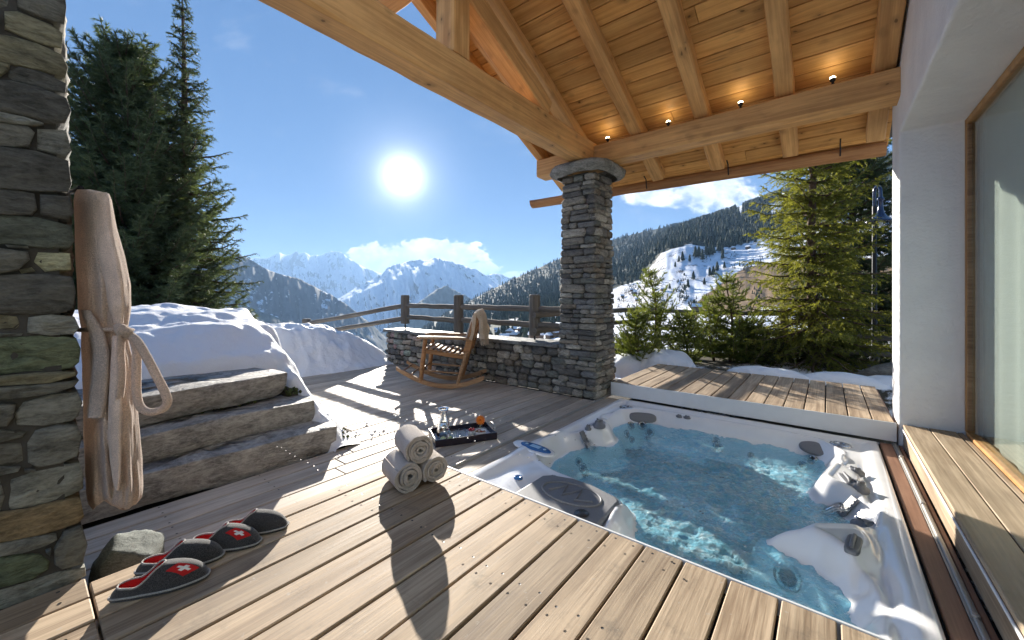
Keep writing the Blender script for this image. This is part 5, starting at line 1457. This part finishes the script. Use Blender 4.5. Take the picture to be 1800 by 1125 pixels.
bx, by, _ = at(222, 560, 9.2)
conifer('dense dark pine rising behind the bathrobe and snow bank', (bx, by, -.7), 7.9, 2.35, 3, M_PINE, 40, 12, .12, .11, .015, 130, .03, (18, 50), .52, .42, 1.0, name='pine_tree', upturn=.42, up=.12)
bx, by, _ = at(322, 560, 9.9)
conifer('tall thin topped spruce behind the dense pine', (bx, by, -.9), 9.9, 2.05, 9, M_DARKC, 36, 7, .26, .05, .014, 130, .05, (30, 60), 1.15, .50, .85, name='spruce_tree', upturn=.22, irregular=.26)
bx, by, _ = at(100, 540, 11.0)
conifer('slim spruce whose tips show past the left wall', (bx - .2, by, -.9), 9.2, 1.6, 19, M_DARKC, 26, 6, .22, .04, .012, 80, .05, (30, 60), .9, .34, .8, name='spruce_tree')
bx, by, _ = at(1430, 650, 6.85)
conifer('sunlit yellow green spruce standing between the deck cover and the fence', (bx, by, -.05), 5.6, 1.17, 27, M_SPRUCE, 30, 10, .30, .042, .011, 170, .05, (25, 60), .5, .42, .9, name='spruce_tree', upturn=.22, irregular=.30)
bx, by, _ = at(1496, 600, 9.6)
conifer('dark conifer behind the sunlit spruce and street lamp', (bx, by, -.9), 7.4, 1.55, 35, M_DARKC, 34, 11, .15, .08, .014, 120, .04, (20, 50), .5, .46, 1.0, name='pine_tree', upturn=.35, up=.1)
for k, (px, Y, H, R, lab) in enumerate(((1157, 7.5, 1.78, .50, 'young pine in front of the fence post right of the pillar'), (1287, 7.4, 1.72, .62, 'young pine close left of the big spruce'), (1205, 7.25, .95, .42, 'low young pine leaning over the snow patch'),
                                        (1118, 7.2, 1.0, .45, 'low young pine beside the stone pillar'), (1252, 7.6, 1.25, .55, 'bushy young pine between the two taller young pines'), (1318, 7.3, .85, .5, 'bushy young pine at the foot of the big spruce'))):
    bx, by, _ = at(px, 640, Y)
    conifer(lab, (bx, by, 0.0), H, R, 60 + k, M_PINEY, 10, 6, -.12, .062, .0075, 230, .08, (15, 45), .7, .30, .75, 'young pines by the deck cover', 'young_pine', (random.uniform(-.06, .06), random.uniform(-.06, .06)), .55, .022, up=.25)
for k, (px, Y, H, R, lab) in enumerate(((1345, 7.3, .5, .65, 'dark low shrub under the big spruce'), (1450, 7.1, .45, .7, 'low dark shrub right of the spruce foot'), (1100, 7.9, .4, .45, 'dark low shrub behind the stone pillar'))):
    bx, by, _ = at(px, 640, Y)
    t = conifer(lab, (bx, by, -.02), H, R, 80 + k, M_JUNI, 7, 10, .0, .04, .011, 170, .05, (20, 60), .35, .34, 1.0, 'dark shrubs in the garden bed', 'shrub', (0, 0), .3, .02, up=.2)
    t['category'] = 'shrub'
tw = MB(); rr = random.Random(6)
bx, by, _ = at(1390, 640, 6.75)
for k in range(16):
    p = Vector((bx + rr.uniform(-.6, .5), by + rr.uniform(-.1, .2), .1)); pts = [p]
    d = Vector((rr.uniform(-1, 1), rr.uniform(-.6, .3), rr.uniform(.1, 1))).normalized()
    for q in range(6):
        d = (d + Vector((rr.gauss(0, .3), rr.gauss(0, .3), rr.gauss(-.08, .25)))).normalized(); pts.append(pts[-1] + d * .09)
    tw.tube(pts, [.008 - .001 * q for q in range(7)], 5)
tag(tw.build('dry_twigs', M_TWIG, None, (0, 0, 0)), kind='stuff')

# ------------------------------------------------------------------ rocking chair and throw
ch = thing('rocking_chair', 'rustic wooden rocking chair on the sunlit far deck', 'chair', (-4.326, 3.944, 0.0), math.radians(180 + YAW))
def rock_z(x): return .012 + .50 * (x + .04) ** 2
for sy in (1, -1):
    y = sy * .275; m = MB(); rows = []
    for x in np.linspace(-.54, .68, 22):
        z = rock_z(x); hh = .062 if -.5 < x < .62 else .045
        rows.append([(x, y - .022, z), (x, y + .022, z), (x, y + .022, z + hh), (x, y - .022, z + hh)])
    m.smooth = False; m.grid(rows, False, True, flip=True); m.add(rows[0], [(0, 1, 2, 3)], False); m.add(rows[-1], [(3, 2, 1, 0)], False)
    m.build('rocker', M_CHAIRP, ch)
    MB().tube([(.34, y, rock_z(.34) + .03), (.31, y, .4), (.275, y, .70)], [.031, .034, .030], 10).build('leg', M_CHAIR if sy < 0 else M_CHAIR, ch)
    MB().bar((-.17, y - .0, .06), (-.30, y, .52), .05, .055, .014, (0, 1, 0)).build('leg', M_CHAIRP if sy > 0 else M_CHAIR, ch)
    MB().bar((-.295, y - .01 * sy, .50), (-.445, y - .01 * sy, 1.05), .10, .05, .014, (0, 1, 0)).build('back_post', M_CHAIR, ch)
    m = MB(); rows = []
    for x, wd_, zz in ((.39, .03, .715), (.375, .048, .72), (.30, .055, .722), (.05, .05, .718), (-.2, .045, .71), (-.33, .04, .70)):
        rows.append([(x, y - wd_, zz - .018), (x, y + wd_, zz - .018), (x, y + wd_ * .9, zz + .016), (x, y - wd_ * .9, zz + .016)])
    m.smooth = False; m.grid(rows, False, True); m.add(rows[0], [(3, 2, 1, 0)], False); m.add(rows[-1], [(0, 1, 2, 3)], False)
    m.build('armrest', M_CHAIRP, ch)
    MB().bar((.30, y, .535), (-.29, y, .44), .035, .06, .01).build('seat_rail', M_CHAIR, ch)
    MB().tube([(.325, y, .26), (-.21, y, .22)], .014, 8).build('side_stretcher', M_CHAIRP, ch)
for k in range(8):
    x = .27 - k * .073; z = .545 + (x - .30) * .161 + .032
    MB().cbox((0, 0, 0), (.040, .60, .020), .005).build('seat_slat', M_CHAIRP, ch, (x, 0, z), (0, -.16, 0))
MB().tube([(.33, -.27, .27), (.33, .27, .27)], .016, 8).build('front_stretcher', M_CHAIRP, ch)
for x in (.60, .50, -.47): MB().tube([(x, -.27, rock_z(x) + .03), (x, .27, rock_z(x) + .03)], .013, 8).build('rocker_stretcher', M_CHAIRP, ch)
MB().bar((-.44, -.28, 1.03), (-.44, .28, 1.03), .05, .075, .014, (1, 0, .25)).build('top_rail', M_CHAIR, ch)
MB().bar((-.315, -.27, .56), (-.315, .27, .56), .04, .07, .012, (1, 0, .25)).build('lower_rail', M_CHAIR, ch)
for k in range(5):
    y = -.18 + k * .09; MB().bar((-.322, y, .57), (-.435, y, 1.02), .012, .06, .004, (0, 1, 0)).build('back_slat', M_CHAIR, ch)
def cloth(path, width, th, seed, wav=.012, nw=22):
    """a strip of cloth laid along path (x,z), with soft cross folds and two faces"""
    P = [Vector((x, 0, z)) for x, z in path]; D = []
    fine = []
    for i in range(len(P) - 1):
        for k in range(5): fine.append(P[i].lerp(P[i + 1], k / 5))
    fine.append(P[-1]); rows = []; m = MB()
    for _ in range(2): fine = [fine[0]] + [(fine[i - 1] + fine[i] * 2 + fine[i + 1]) / 4 for i in range(1, len(fine) - 1)] + [fine[-1]]
    top, bot = [], []
    for i, p in enumerate(fine):
        t = (fine[min(i + 1, len(fine) - 1)] - fine[max(i - 1, 0)]).normalized(); nrm = Vector((-t.z, 0, t.x))
        r1, r2 = [], []
        for k in range(nw):
            y = (k / (nw - 1) - .5) * width[0] + width[1]; f = min(1, abs(i - len(fine) * .42) / 12)
            y += .02 * float(vnoise(i * .22, k * .3, seed)) * f
            o = nrm * (wav * (.3 + f) * (math.sin(k * 1.1 + seed + .05 * i) + float(vnoise(k * .5, i * .2, seed + 3))))
            r1.append(p + Vector((0, y, 0)) + o + nrm * th); r2.append(p + Vector((0, y, 0)) + o)
        top.append(r1); bot.append(r2)
    m.grid(top); m.grid(bot, flip=True)
    ring = lambda G: [G[0][k] for k in range(nw)] + [G[i][-1] for i in range(1, len(G))] + [G[-1][k] for k in range(nw - 2, -1, -1)] + [G[i][0] for i in range(len(G) - 2, 0, -1)]
    m.grid([ring(top), ring(bot)], False, True)
    return m, bot
th_ = thing('wool_throw', 'fringed camel wool throw draped over the back of the rocking chair', 'blanket', (-4.326, 3.944, 0.0), math.radians(180 + YAW))
m, bot = cloth([(-.31, .70), (-.335, .78), (-.365, .90), (-.40, 1.04), (-.43, 1.085), (-.475, 1.09), (-.51, 1.05), (-.535, .95), (-.55, .80), (-.545, .70)], (.50, .05), .04, 3, .022)
m.build('cloth', M_THROW, th_)
fg = MB(); rr = random.Random(2)
for p in bot[-1]:
    for q in range(2):
        p0 = p + Vector((rr.uniform(-.01, .01), rr.uniform(-.01, .01), .01)); fg.tube([p0, p0 + Vector((rr.uniform(-.012, .012), rr.uniform(-.01, .01), -.05)), p0 + Vector((rr.uniform(-.02, .02), rr.uniform(-.02, .02), -.10))], .0045, 4)
tag(fg.build('fringe', M_THROW, th_), kind='stuff')

# ------------------------------------------------------------------ rolled towels
def towel(label, c, rz, R, L, seed, turns=4.6):
    rg = random.Random(seed); m = MB(); pitch = (R - .012) / turns; n = int(turns * 26)
    ax = [-.5, -.485, -.46, -.3, 0, .3, .46, .485, .5]; rows_o = []; rows_i = []
    for s in ax:
        e = min(1.0, (0.5 - abs(s)) / .03); o_, i_ = [], []
        for k in range(n + 1):
            a = 2 * math.pi * turns * k / n; r = .012 + pitch * (k / n) * turns
            sq = 1 + .025 * math.cos(2 * a + seed)
            wob = .004 * float(vnoise(k * .12, s * 3, seed)) + (.0035 * float(vnoise(k * .9, s * 9, seed + 2)))
            y = s * L + (.010 * float(vnoise(k * .09, 3, seed)) + .004 * float(vnoise(k * .7, 5, seed))) * (1 if abs(s) > .4 else 0)
            t = pitch * (.40 + .10 * e); ro = (r + t) * sq + wob; ri = (r - t * .92) * sq + wob
            sg = -1 if seed % 2 else 1
            o_.append((ro * math.cos(sg * a), y, ro * math.sin(sg * a))); i_.append((ri * math.cos(sg * a), y, ri * math.sin(sg * a)))
        rows_o.append(o_); rows_i.append(i_)
    m.grid(rows_o); m.grid(rows_i, flip=True)
    m.grid([rows_i[0], rows_o[0]]); m.grid([rows_o[-1], rows_i[-1]])
    m.grid([[r[-1] for r in rows_o], [r[-1] for r in rows_i]])
    t = thing('rolled_towel', label, 'towel', c, rz, 'rolled towels stacked on the near deck cover')
    m.build('towel_roll', M_TOWEL, t)
    hem = MB(); r0 = R * 1.02
    return t
TZ = SL + .083
ad = math.atan2(.30, -.95) - math.pi / 2
dirx = Vector((-.953, .302, 0))
e1, e2, e3 = Vector((-1.84, 1.385, TZ)), Vector((-1.80, 1.540, TZ)), Vector((-1.825, 1.458, TZ + .138))
towel('rolled sand towel at the bottom left of the stack', tuple(e1 + dirx * .125), ad, .082, .25, 3)
towel('rolled sand towel at the bottom right of the stack', tuple(e2 + dirx * .135), ad + .06, .079, .25, 6)
towel('rolled sand towel lying on top of the other two', tuple(e3 + dirx * .13), ad - .04, .081, .25, 8)

# ------------------------------------------------------------------ felt slippers
def slipper(label, heel, rz, flag_side, seed, L=.288):
    t = thing('felt_slipper', label, 'slipper', heel, math.radians(rz), 'felt slippers on the deck cover')
    N = 44; side = 1 if flag_side == 'L' else -1               # local +X runs heel to toe
    def outl(a, k=1.0):
        # plan outline of the sole by angle
        u = math.cos(a); s = .5 + .5 * u; w = .036 + .014 * sstep(.25, .72, s) - .004 * sstep(.3, .0, s)
        w = float(w); x = L * (.5 + .5 * u); y = math.sin(a) * w * (1 if abs(math.sin(a)) > 0 else 1) ; y = math.copysign(abs(math.sin(a)) ** .75, math.sin(a)) * w
        y += -side * .010 * max(0.0, s - .45) * 1.2
        return Vector((L * .5 + (x - L * .5) * k, y * k, 0))
    def opening(a):
        u = math.cos(a); x = .020 + L * .235 * (1 + u); y = math.copysign(abs(math.sin(a)) ** .85, math.sin(a)) * .0335
        s = (u + 1) / 2
        return Vector((x, y, .046 + .050 * float(sstep(.35, 1.0, s)) - .006 * float(sstep(.2, .5, s)) * float(sstep(.9, .6, s))))
    def ctrl(a):
        o, c = outl(a), opening(a); u = math.cos(a)
        if u > 0:
            k = float(sstep(.0, .9, u)); q = o.lerp(c, .18); return Vector((q.x + .006, q.y * 1.06, .050 + .034 * k))
        q = o.lerp(c, .3); return Vector((q.x - .006, q.y * 1.10, .028))
    def surf(a, v, out=0.0):
        o, c, k = outl(a) + Vector((0, 0, .014)), opening(a), ctrl(a)
        p = o * (1 - v) ** 2 + k * 2 * v * (1 - v) + c * v * v
        if out:
            e = .02; pa = surf(a + e, v) - surf(a - e, v); pv = surf(a, min(1, v + e)) - surf(a, max(0, v - e)); nn = pa.cross(pv).normalized()
            p = p + nn * out
        return p
    A = [2 * math.pi * k / N for k in range(N)]
    MB().grid([[surf(a, v) for a in A] for v in np.linspace(0, 1, 10)], False, True).build('upper', M_FELT, t)
    m = MB()
    inner = lambda a, v: (opening(a) * .995).lerp(Vector((outl(a, .86).x if math.cos(a) < .2 else opening(a).x + .03, outl(a, .80).y, .018)), v)
    rows = [[inner(a, v) + Vector((0, 0, 0)) for a in A] for v in (0, .3, .65, 1)]
    cxm = sum((p for p in rows[-1]), Vector()) / N
    rows.append([p.lerp(cxm, .6) for p in rows[-1]]); rows.append([p.lerp(cxm, .99) for p in rows[-2]])
    m.grid(rows, False, True); m.build('lining', M_RED, t)
    MB().tube([opening(a) + Vector((0, 0, .001)) for a in A], .0035, 6, closed=True).build('opening_trim', M_STITCH, t)
    s_ = MB(); s_.grid([[outl(a, .97) for a in A], [outl(a, 1.015) + Vector((0, 0, .003)) for a in A], [outl(a, 1.02) + Vector((0, 0, .011)) for a in A], [outl(a, .98) + Vector((0, 0, .0155)) for a in A]], False, True)
    s_.add([outl(a, .97) for a in A], [tuple(range(N))[::-1]], False); s_.build('sole', M_FELT, t)
    MB().tube([outl(a, 1.022) + Vector((0, 0, .013)) for a in A], .0038, 6, closed=True).build('sole_stitching', M_STITCH, t)
    # flag patch: white cross on red
    if flag_side:
        ac = .62 * (-1 if flag_side == 'R' else 1); m = MB(); G = 15
        a0, a1, v0, v1 = ac - .30, ac + .30, .30, .78
        P = [[surf(a0 + (a1 - a0) * i / G, v0 + (v1 - v0) * j / G, .0016 if flag_side else 0) for j in range(G + 1)] for i in range(G + 1)]
        m.grid(P)
        for q, f in enumerate(m.f):
            i, j = q // G, q % G
            if (6 <= i <= 8 and 3 <= j <= 11) or (6 <= j <= 8 and 3 <= i <= 11): m.m[q] = 1
        # make sure the patch lies on the outside
        m.build('flag_patch', [M_RED, M_WHITEF], t)
    return t
slipper('nearest grey felt slipper with flag patch, beside the board joint', (-2.035, .215, SL + .001), 65, 'R', 1)
slipper('grey felt slipper tucked behind the nearest one, left of it', (-2.150, .300, SL + .001), 60, None, 2)
slipper('farther grey felt slipper with flag patch, of the pair behind', (-2.185, .475, SL + .001), 45, 'R', 3)
slipper('farthest grey felt slipper, at the deck edge past the boulder', (-2.205, .590, SL + .001), 50, None, 4)

# ------------------------------------------------------------------ tray with carafe, glasses, fruit
TO = Vector((-2.615, 2.235, 0.0)); TA = math.atan2(.496, .287)
tu = Vector((math.cos(TA), math.sin(TA), 0)); tv = Vector((-math.sin(TA), math.cos(TA), 0))
TL, TW = .56, .34
def on_tray(a, c, z=.014): return tuple(TO + tu * a + tv * c + Vector((0, 0, z)))
tr = thing('serving_tray', 'black lacquer tray with metal handles on the sunny deck', 'tray', tuple(TO), TA)
MB().cbox((TL / 2, TW / 2, .006), (TL, TW, .012), .002).build('tray_base', M_BLACKT, tr)
MB().cbox((TL / 2, TW / 2, .0135), (TL - .03, TW - .03, .002), .0005).build('tray_lining', M_TRAYIN, tr)
for a, c, sx, sy in ((TL / 2, .006, TL, .013), (TL / 2, TW - .006, TL, .013), (.006, TW / 2, .013, TW - .027), (TL - .006, TW / 2, .013, TW - .027)):
    MB().cbox((a, c, .036), (sx, sy, .052), .002).build('tray_side', M_BLACKT, tr)
for a, sg in ((.0, -1), (TL, 1)):
    MB().tube([(a, TW / 2 - .08, .045), (a + sg * .012, TW / 2 - .08, .075), (a + sg * .016, TW / 2 - .05, .092), (a + sg * .016, TW / 2 + .05, .092), (a + sg * .012, TW / 2 + .08, .075), (a, TW / 2 + .08, .045)], .006, 8).build('handle', M_STEEL, tr)
# carafe
cf = thing('carafe', 'clear glass carafe of water at the left end of the tray', 'carafe', on_tray(.11, .19))
prof = [(.0, .004), (.052, .004), (.060, .016), (.060, .04), (.052, .10), (.040, .155), (.028, .195), (.026, .215), (.034, .245), (.045, .262)]
full = [(0, 0), (.056, 0), (.064, .014), (.064, .04), (.056, .10), (.044, .156), (.032, .196), (.030, .216), (.038, .246), (.049, .264)]
MB().lathe(full + prof[::-1], 28).build('carafe_glass', M_GLASS, cf)
wi = [(0, .006), (.051, .006), (.0585, .017), (.0585, .04), (.051, .10), (.0455, .125), (0, .125)]
MB().lathe(wi, 24).build('carafe_water', M_GLASS, cf)
def tumbler(label, a, c, r, h, inside=None):
    t = thing('tumbler', label, 'glass', on_tray(a, c), 0, 'glasses on the tray')
    MB().lathe([(0, 0), (r * .9, 0), (r, .006), (r * 1.08, h), (r * 1.08 - .003, h), (r - .003, .012), (0, .010)], 22).build('tumbler_glass', M_THIN, t)
    if inside: inside(t, r, h)
    return t
tumbler('empty clear tumbler beside the carafe on the tray', .175, .09, .032, .085)
tumbler('empty clear tumbler in the middle of the tray', .265, .12, .034, .075)
def berries(t, r, h):
    rg = random.Random(1)
    for k in range(9):
        a = rg.random() * 6.28; q = r * .62 * math.sqrt(rg.random())
        MB().lathe([(0, .011), (.007, .009), (.011, 0), (.007, -.008), (0, -.011)], 10).build('berry', M_RASP, t, (q * math.cos(a), q * math.sin(a), h - .008 + rg.uniform(0, .016)))
    MB().lathe([(0, .012), (r * .93, .014), (r * 1.0, h - .016), (0, h - .014)], 18).build('yoghurt', M_PORC, t)
tumbler('small glass of yoghurt topped with red berries on the tray', .355, .13, .034, .06, berries)
bw = thing('bowl', 'small white bowl of muesli at the right end of the tray', 'bowl', on_tray(.435, .115))
MB().lathe([(0, 0), (.03, 0), (.034, .006), (.052, .028), (.058, .045), (.055, .045), (.048, .028), (.03, .010), (0, .009)], 26).build('bowl_body', M_PORC, bw)
MB().lathe([(.051, .034), (.035, .041), (.015, .044), (0, .045)], 20).build('muesli', M_GRANOLA, bw)
rg = random.Random(4)
for k in range(7):
    a = rg.random() * 6.28; q = .04 * math.sqrt(rg.random()); MB().lathe([(0, .007), (.006, .005), (.008, 0), (0, -.006)], 8).build('berry', M_RASP if k % 2 else M_PORC, bw, (q * math.cos(a), q * math.sin(a), .046))
vs = thing('bud_vase', 'small glass vase holding the orange flower on the tray', 'vase', on_tray(.47, .235))
MB().lathe([(0, 0), (.026, 0), (.028, .008), (.028, .05), (.022, .065), (.024, .075), (.021, .075), (.019, .064), (.025, .048), (.025, .012), (0, .010)], 20).build('vase_glass', M_THIN, vs)
fw = thing('flower', 'orange gerbera bloom in the small glass vase', 'flower', on_tray(.47, .235, .03), math.radians(YAW))
MB().tube([(0, 0, -.005), (.0, -.004, .05), (.004, -.012, .085)], .003, 6).build('stem', M_LIMER, fw)
fm = Matrix.Rotation(math.radians(62), 3, 'X')
for ring, (n, r, tilt, z) in enumerate(((16, .046, .10, 0), (16, .036, .35, .004), (12, .024, .6, .007))):
    for k in range(n):
        a = 2 * math.pi * (k + .5 * ring) / n; m = MB(); P = []
        for s in (0.15, .45, .8, 1.0):
            w = r * .17 * (math.sin(math.pi * min(.97, s * .8 + .14)) + .12); rr_ = r * s; zz = z + tilt * r * s * s * .6
            P.append([(rr_ * math.cos(a) - dx * math.sin(a), rr_ * math.sin(a) + dx * math.cos(a), zz + abs(dx) * .2) for dx in (-w, 0, w)])
        m.grid([[fm @ Vector(p) + Vector((.004, -.016, .09)) for p in row] for row in P]); m.build('petal', M_ORANGE, fw)
MB().lathe([(0, .008), (.008, .007), (.011, .002), (0, 0)], 14, (.004, -.018, .092), fm).build('flower_centre', M_ORANGEC, fw)
def lime(label, a, c, rot, full_=False):
    t = thing('lime_slice', label, 'lime', on_tray(a, c, .034), 0, 'cut limes on the tray')
    R_ = Euler(rot).to_matrix()
    MB().lathe([(0, 0.0), (.026, .0), (.0275, -.002), (.026, -.012), (.018, -.022), (0, -.027)], 20, (0, 0, 0), R_).build('rind', M_LIMER, t)
    m = MB()
    for k in range(8):
        a0 = 2 * math.pi * (k + .06) / 8; a1 = 2 * math.pi * (k + .94) / 8
        m.add([R_ @ Vector(p) for p in [(.003 * math.cos((a0 + a1) / 2), .003 * math.sin((a0 + a1) / 2), .0015), (.023 * math.cos(a0), .023 * math.sin(a0), .0015), (.0245 * math.cos((a0 + a1) / 2), .0245 * math.sin((a0 + a1) / 2), .0015), (.023 * math.cos(a1), .023 * math.sin(a1), .0015)]], [(0, 1, 2, 3)], False)
    m.build('flesh', M_LIME, t)
    MB().lathe([(0, .0008), (.0255, .0006), (.026, 0)], 20, (0, 0, 0), R_).build('pith', M_PORC, t)
lime('halved lime leaning at the front left of the tray', .085, .085, (1.05, .1, .65))
lime('pale lime half leaning on the tumbler beside the carafe', .145, .065, (1.15, -.1, .95))

# ------------------------------------------------------------------ bathrobe on its peg
RB = Vector(at(195, 520, 1.74)); RB.z = 0
rob = thing('bathrobe', 'taupe terry bathrobe with tied belt hanging on the end of the left wall', 'bathrobe', tuple(RB), math.radians(YAW))
def px2(px, py, y=0.0): return ((px - CX) / FOC * (1.74 + y) - (195 - CX) / FOC * 1.74, CAM_H - (py - CY) / FOC * (1.74 + y))
SIL = [(333, 134, 158, .05), (340, 131, 192, .07), (352, 129, 197, .09), (400, 131, 206, .11), (450, 132, 221, .125), (500, 134, 232, .13), (540, 136, 233, .125), (566, 140, 228, .10), (580, 143, 225, .09), (596, 142, 227, .095), (630, 141, 236, .11), (690, 143, 243, .12), (760, 145, 248, .13), (820, 148, 251, .14), (862, 150, 254, .145), (880, 152, 253, .14), (888, 158, 246, .12)]
SY = [s[0] for s in SIL]
def robe_ring(py, n=160, grow=1.0, dg=1.0, folds=True):
    l = np.interp(py, SY, [s[1] for s in SIL]); r = np.interp(py, SY, [s[2] for s in SIL]); d = np.interp(py, SY, [s[3] for s in SIL]) * dg
    cx = (l + r) / 2; hw_ = (r - l) / 2 * grow; R = []
    fold = float(np.interp(py, [330, 400, 540, 582, 620, 760, 890], [.02, .05, .12, .10, .20, .24, .30])) if folds else .03
    for k in range(n):
        a = 2 * math.pi * k / n; sw = .35 * math.sin(py * .011)
        w = .75 * abs(math.sin(a * 4.5 + sw + .4)) - .4 + math.sin(a * 13 + 1.3 + py * .007) * .28 + float(vnoise(math.cos(a) * 3.2, math.sin(a) * 3.2, py * .012, 5)) * .6 + .25 * float(vnoise(math.cos(a) * 9, math.sin(a) * 9, py * .03, 6))
        y = d * (1 + fold * w) * math.sin(a)
        ex = (0.012 * math.sin(a * 3 + 1) + .02 * float(vnoise(math.cos(a) * 2, math.sin(a) * 2, 1, 9))) * float(sstep(780, 890, py))
        x, z = px2(cx + hw_ * (1 - .35 * fold + .35 * fold * w) * math.cos(a), py, y)
        R.append((x, y, z + ex))
    return R
m = MB(); pys = list(np.linspace(333, 352, 6)) + list(np.linspace(358, 888, 74))
rws = [robe_ring(p) for p in pys]
m.grid(rws, False, True); m.add(rws[0], [tuple(range(160))], True)
inn = [[(p[0] * .93 + .0, p[1] * .86, p[2] + .004) for p in rws[-1]], [(p[0] * .80, p[1] * .7, p[2] + .25) for p in rws[-1]]]
m.grid([rws[-1]] + inn, False, True)
m.build('robe_body', M_ROBE, rob)
def patch_on(pts, wid, bulge, name, mat, y0=-.135, ny=9):
    """a strip of cloth lying on the front of the robe: centre line and widths in photo pixels"""
    m = MB(); F_, B_ = [], []
    for (px, py), w_, yy in zip(pts, wid, y0 if isinstance(y0, (list, tuple)) else [y0] * len(pts)):
        r1, r2 = [], []
        for k in range(ny):
            s = k / (ny - 1) * 2 - 1; y = yy - bulge * (1 - s ** 4) ** .7 + .006 * float(vnoise(px * .1 + s, py * .03, 2)); x, z = px2(px + s * w_, py, y)
            r1.append((x, y, z)); x2, z2 = px2(px + s * w_ * .96, py, yy + .05); r2.append((x2, yy + .05, z2))
        F_.append(r1); B_.append(r2)
    def dens(Rr):
        o = []
        for i in range(len(Rr) - 1):
            for q in range(4): o.append([tuple(np.array(a) * (1 - q / 4) + np.array(c) * q / 4) for a, c in zip(Rr[i], Rr[i + 1])])
        return o + [Rr[-1]]
    F_, B_ = dens(F_), dens(B_)
    m.grid(F_, flip=True); m.grid(B_); m.grid([[r[0] for r in F_], [r[0] for r in B_]]); m.grid([[r[-1] for r in B_], [r[-1] for r in F_]])
    m.grid([F_[0], B_[0]]); m.grid([B_[-1], F_[-1]])
    return m.build(name, mat, rob)
patch_on([(171, 338), (174, 350), (178, 400), (188, 450), (199, 500), (205, 540), (208, 568)], [17, 18, 19, 19, 17, 14, 9], .018, 'shawl_collar', M_SATEEN, [-.05, -.07, -.095, -.115, -.12, -.115, -.095])
patch_on([(150, 545), (158, 560), (170, 585), (178, 620), (176, 660), (172, 700), (168, 735)], [9, 12, 14, 15, 16, 17, 16], .022, 'sleeve', M_ROBE, [-.11, -.12, -.115, -.12, -.135, -.142, -.145])
patch_on([(206, 590), (205, 640), (203, 700), (201, 760), (203, 810), (205, 845), (206, 862)], [8, 11, 12, 12, 10, 7, 3], .012, 'front_edge', M_SATEEN, [-.11, -.135, -.145, -.15, -.155, -.16, -.16])
def P3(px, py, y): x, z = px2(px, py, y); return (x, y, z)
bl = MB()
R = robe_ring(580, 40, 1.05, 1.12, False); bl.tube([(p[0], p[1], p[2]) for p in R], .021, 8, closed=True, squash=.45)
belt = bl.build('belt', M_ROBE, rob)
kn = MB(); kn.tube([P3(208, 574, -.105), P3(214, 580, -.135), P3(222, 586, -.125), P3(226, 592, -.10)], [.016, .024, .022, .016], 10); kn.build('knot', M_ROBE, belt)
def smooth_path(pts, n=6):
    pts = [Vector(p) for p in pts]; out = []
    for i in range(len(pts) - 1):
        p0, p1, p2, p3 = pts[max(0, i - 1)], pts[i], pts[i + 1], pts[min(len(pts) - 1, i + 2)]
        for k in range(n):
            t = k / n; out.append(.5 * (2 * p1 + (p2 - p0) * t + (2 * p0 - 5 * p1 + 4 * p2 - p3) * t * t + (3 * p1 - p0 - 3 * p2 + p3) * t ** 3))
    return out + [pts[-1]]
def strap(pts, name, w=.0175, sq=.38):
    m = MB(); m.tube(smooth_path(pts), w, 10, squash=sq); return m.build(name, M_ROBE, belt)
strap([P3(222, 588, -.10), P3(240, 598, -.12), P3(258, 628, -.13), P3(276, 662, -.13), P3(290, 690, -.13), P3(294, 708, -.13), P3(284, 720, -.13), P3(262, 724, -.13), P3(246, 714, -.13), P3(240, 690, -.125), P3(240, 650, -.12), P3(240, 615, -.11), P3(232, 592, -.10), P3(222, 584, -.09)], 'belt_loop', .0165, .9)
strap([P3(214, 585, -.13), P3(212, 620, -.14), P3(214, 660, -.145), P3(210, 700, -.145)], 'belt_end')
pg = thing('wall_peg', 'black iron peg in the left wall holding the bathrobe', 'peg', P3_ if False else tuple(RB + Vector((0, 0, 0))), math.radians(YAW))
MB().tube([P3(120, 338, .06), P3(134, 336, .0), P3(142, 330, -.02)], .011, 10).build('peg_bar', M_IRON, pg)
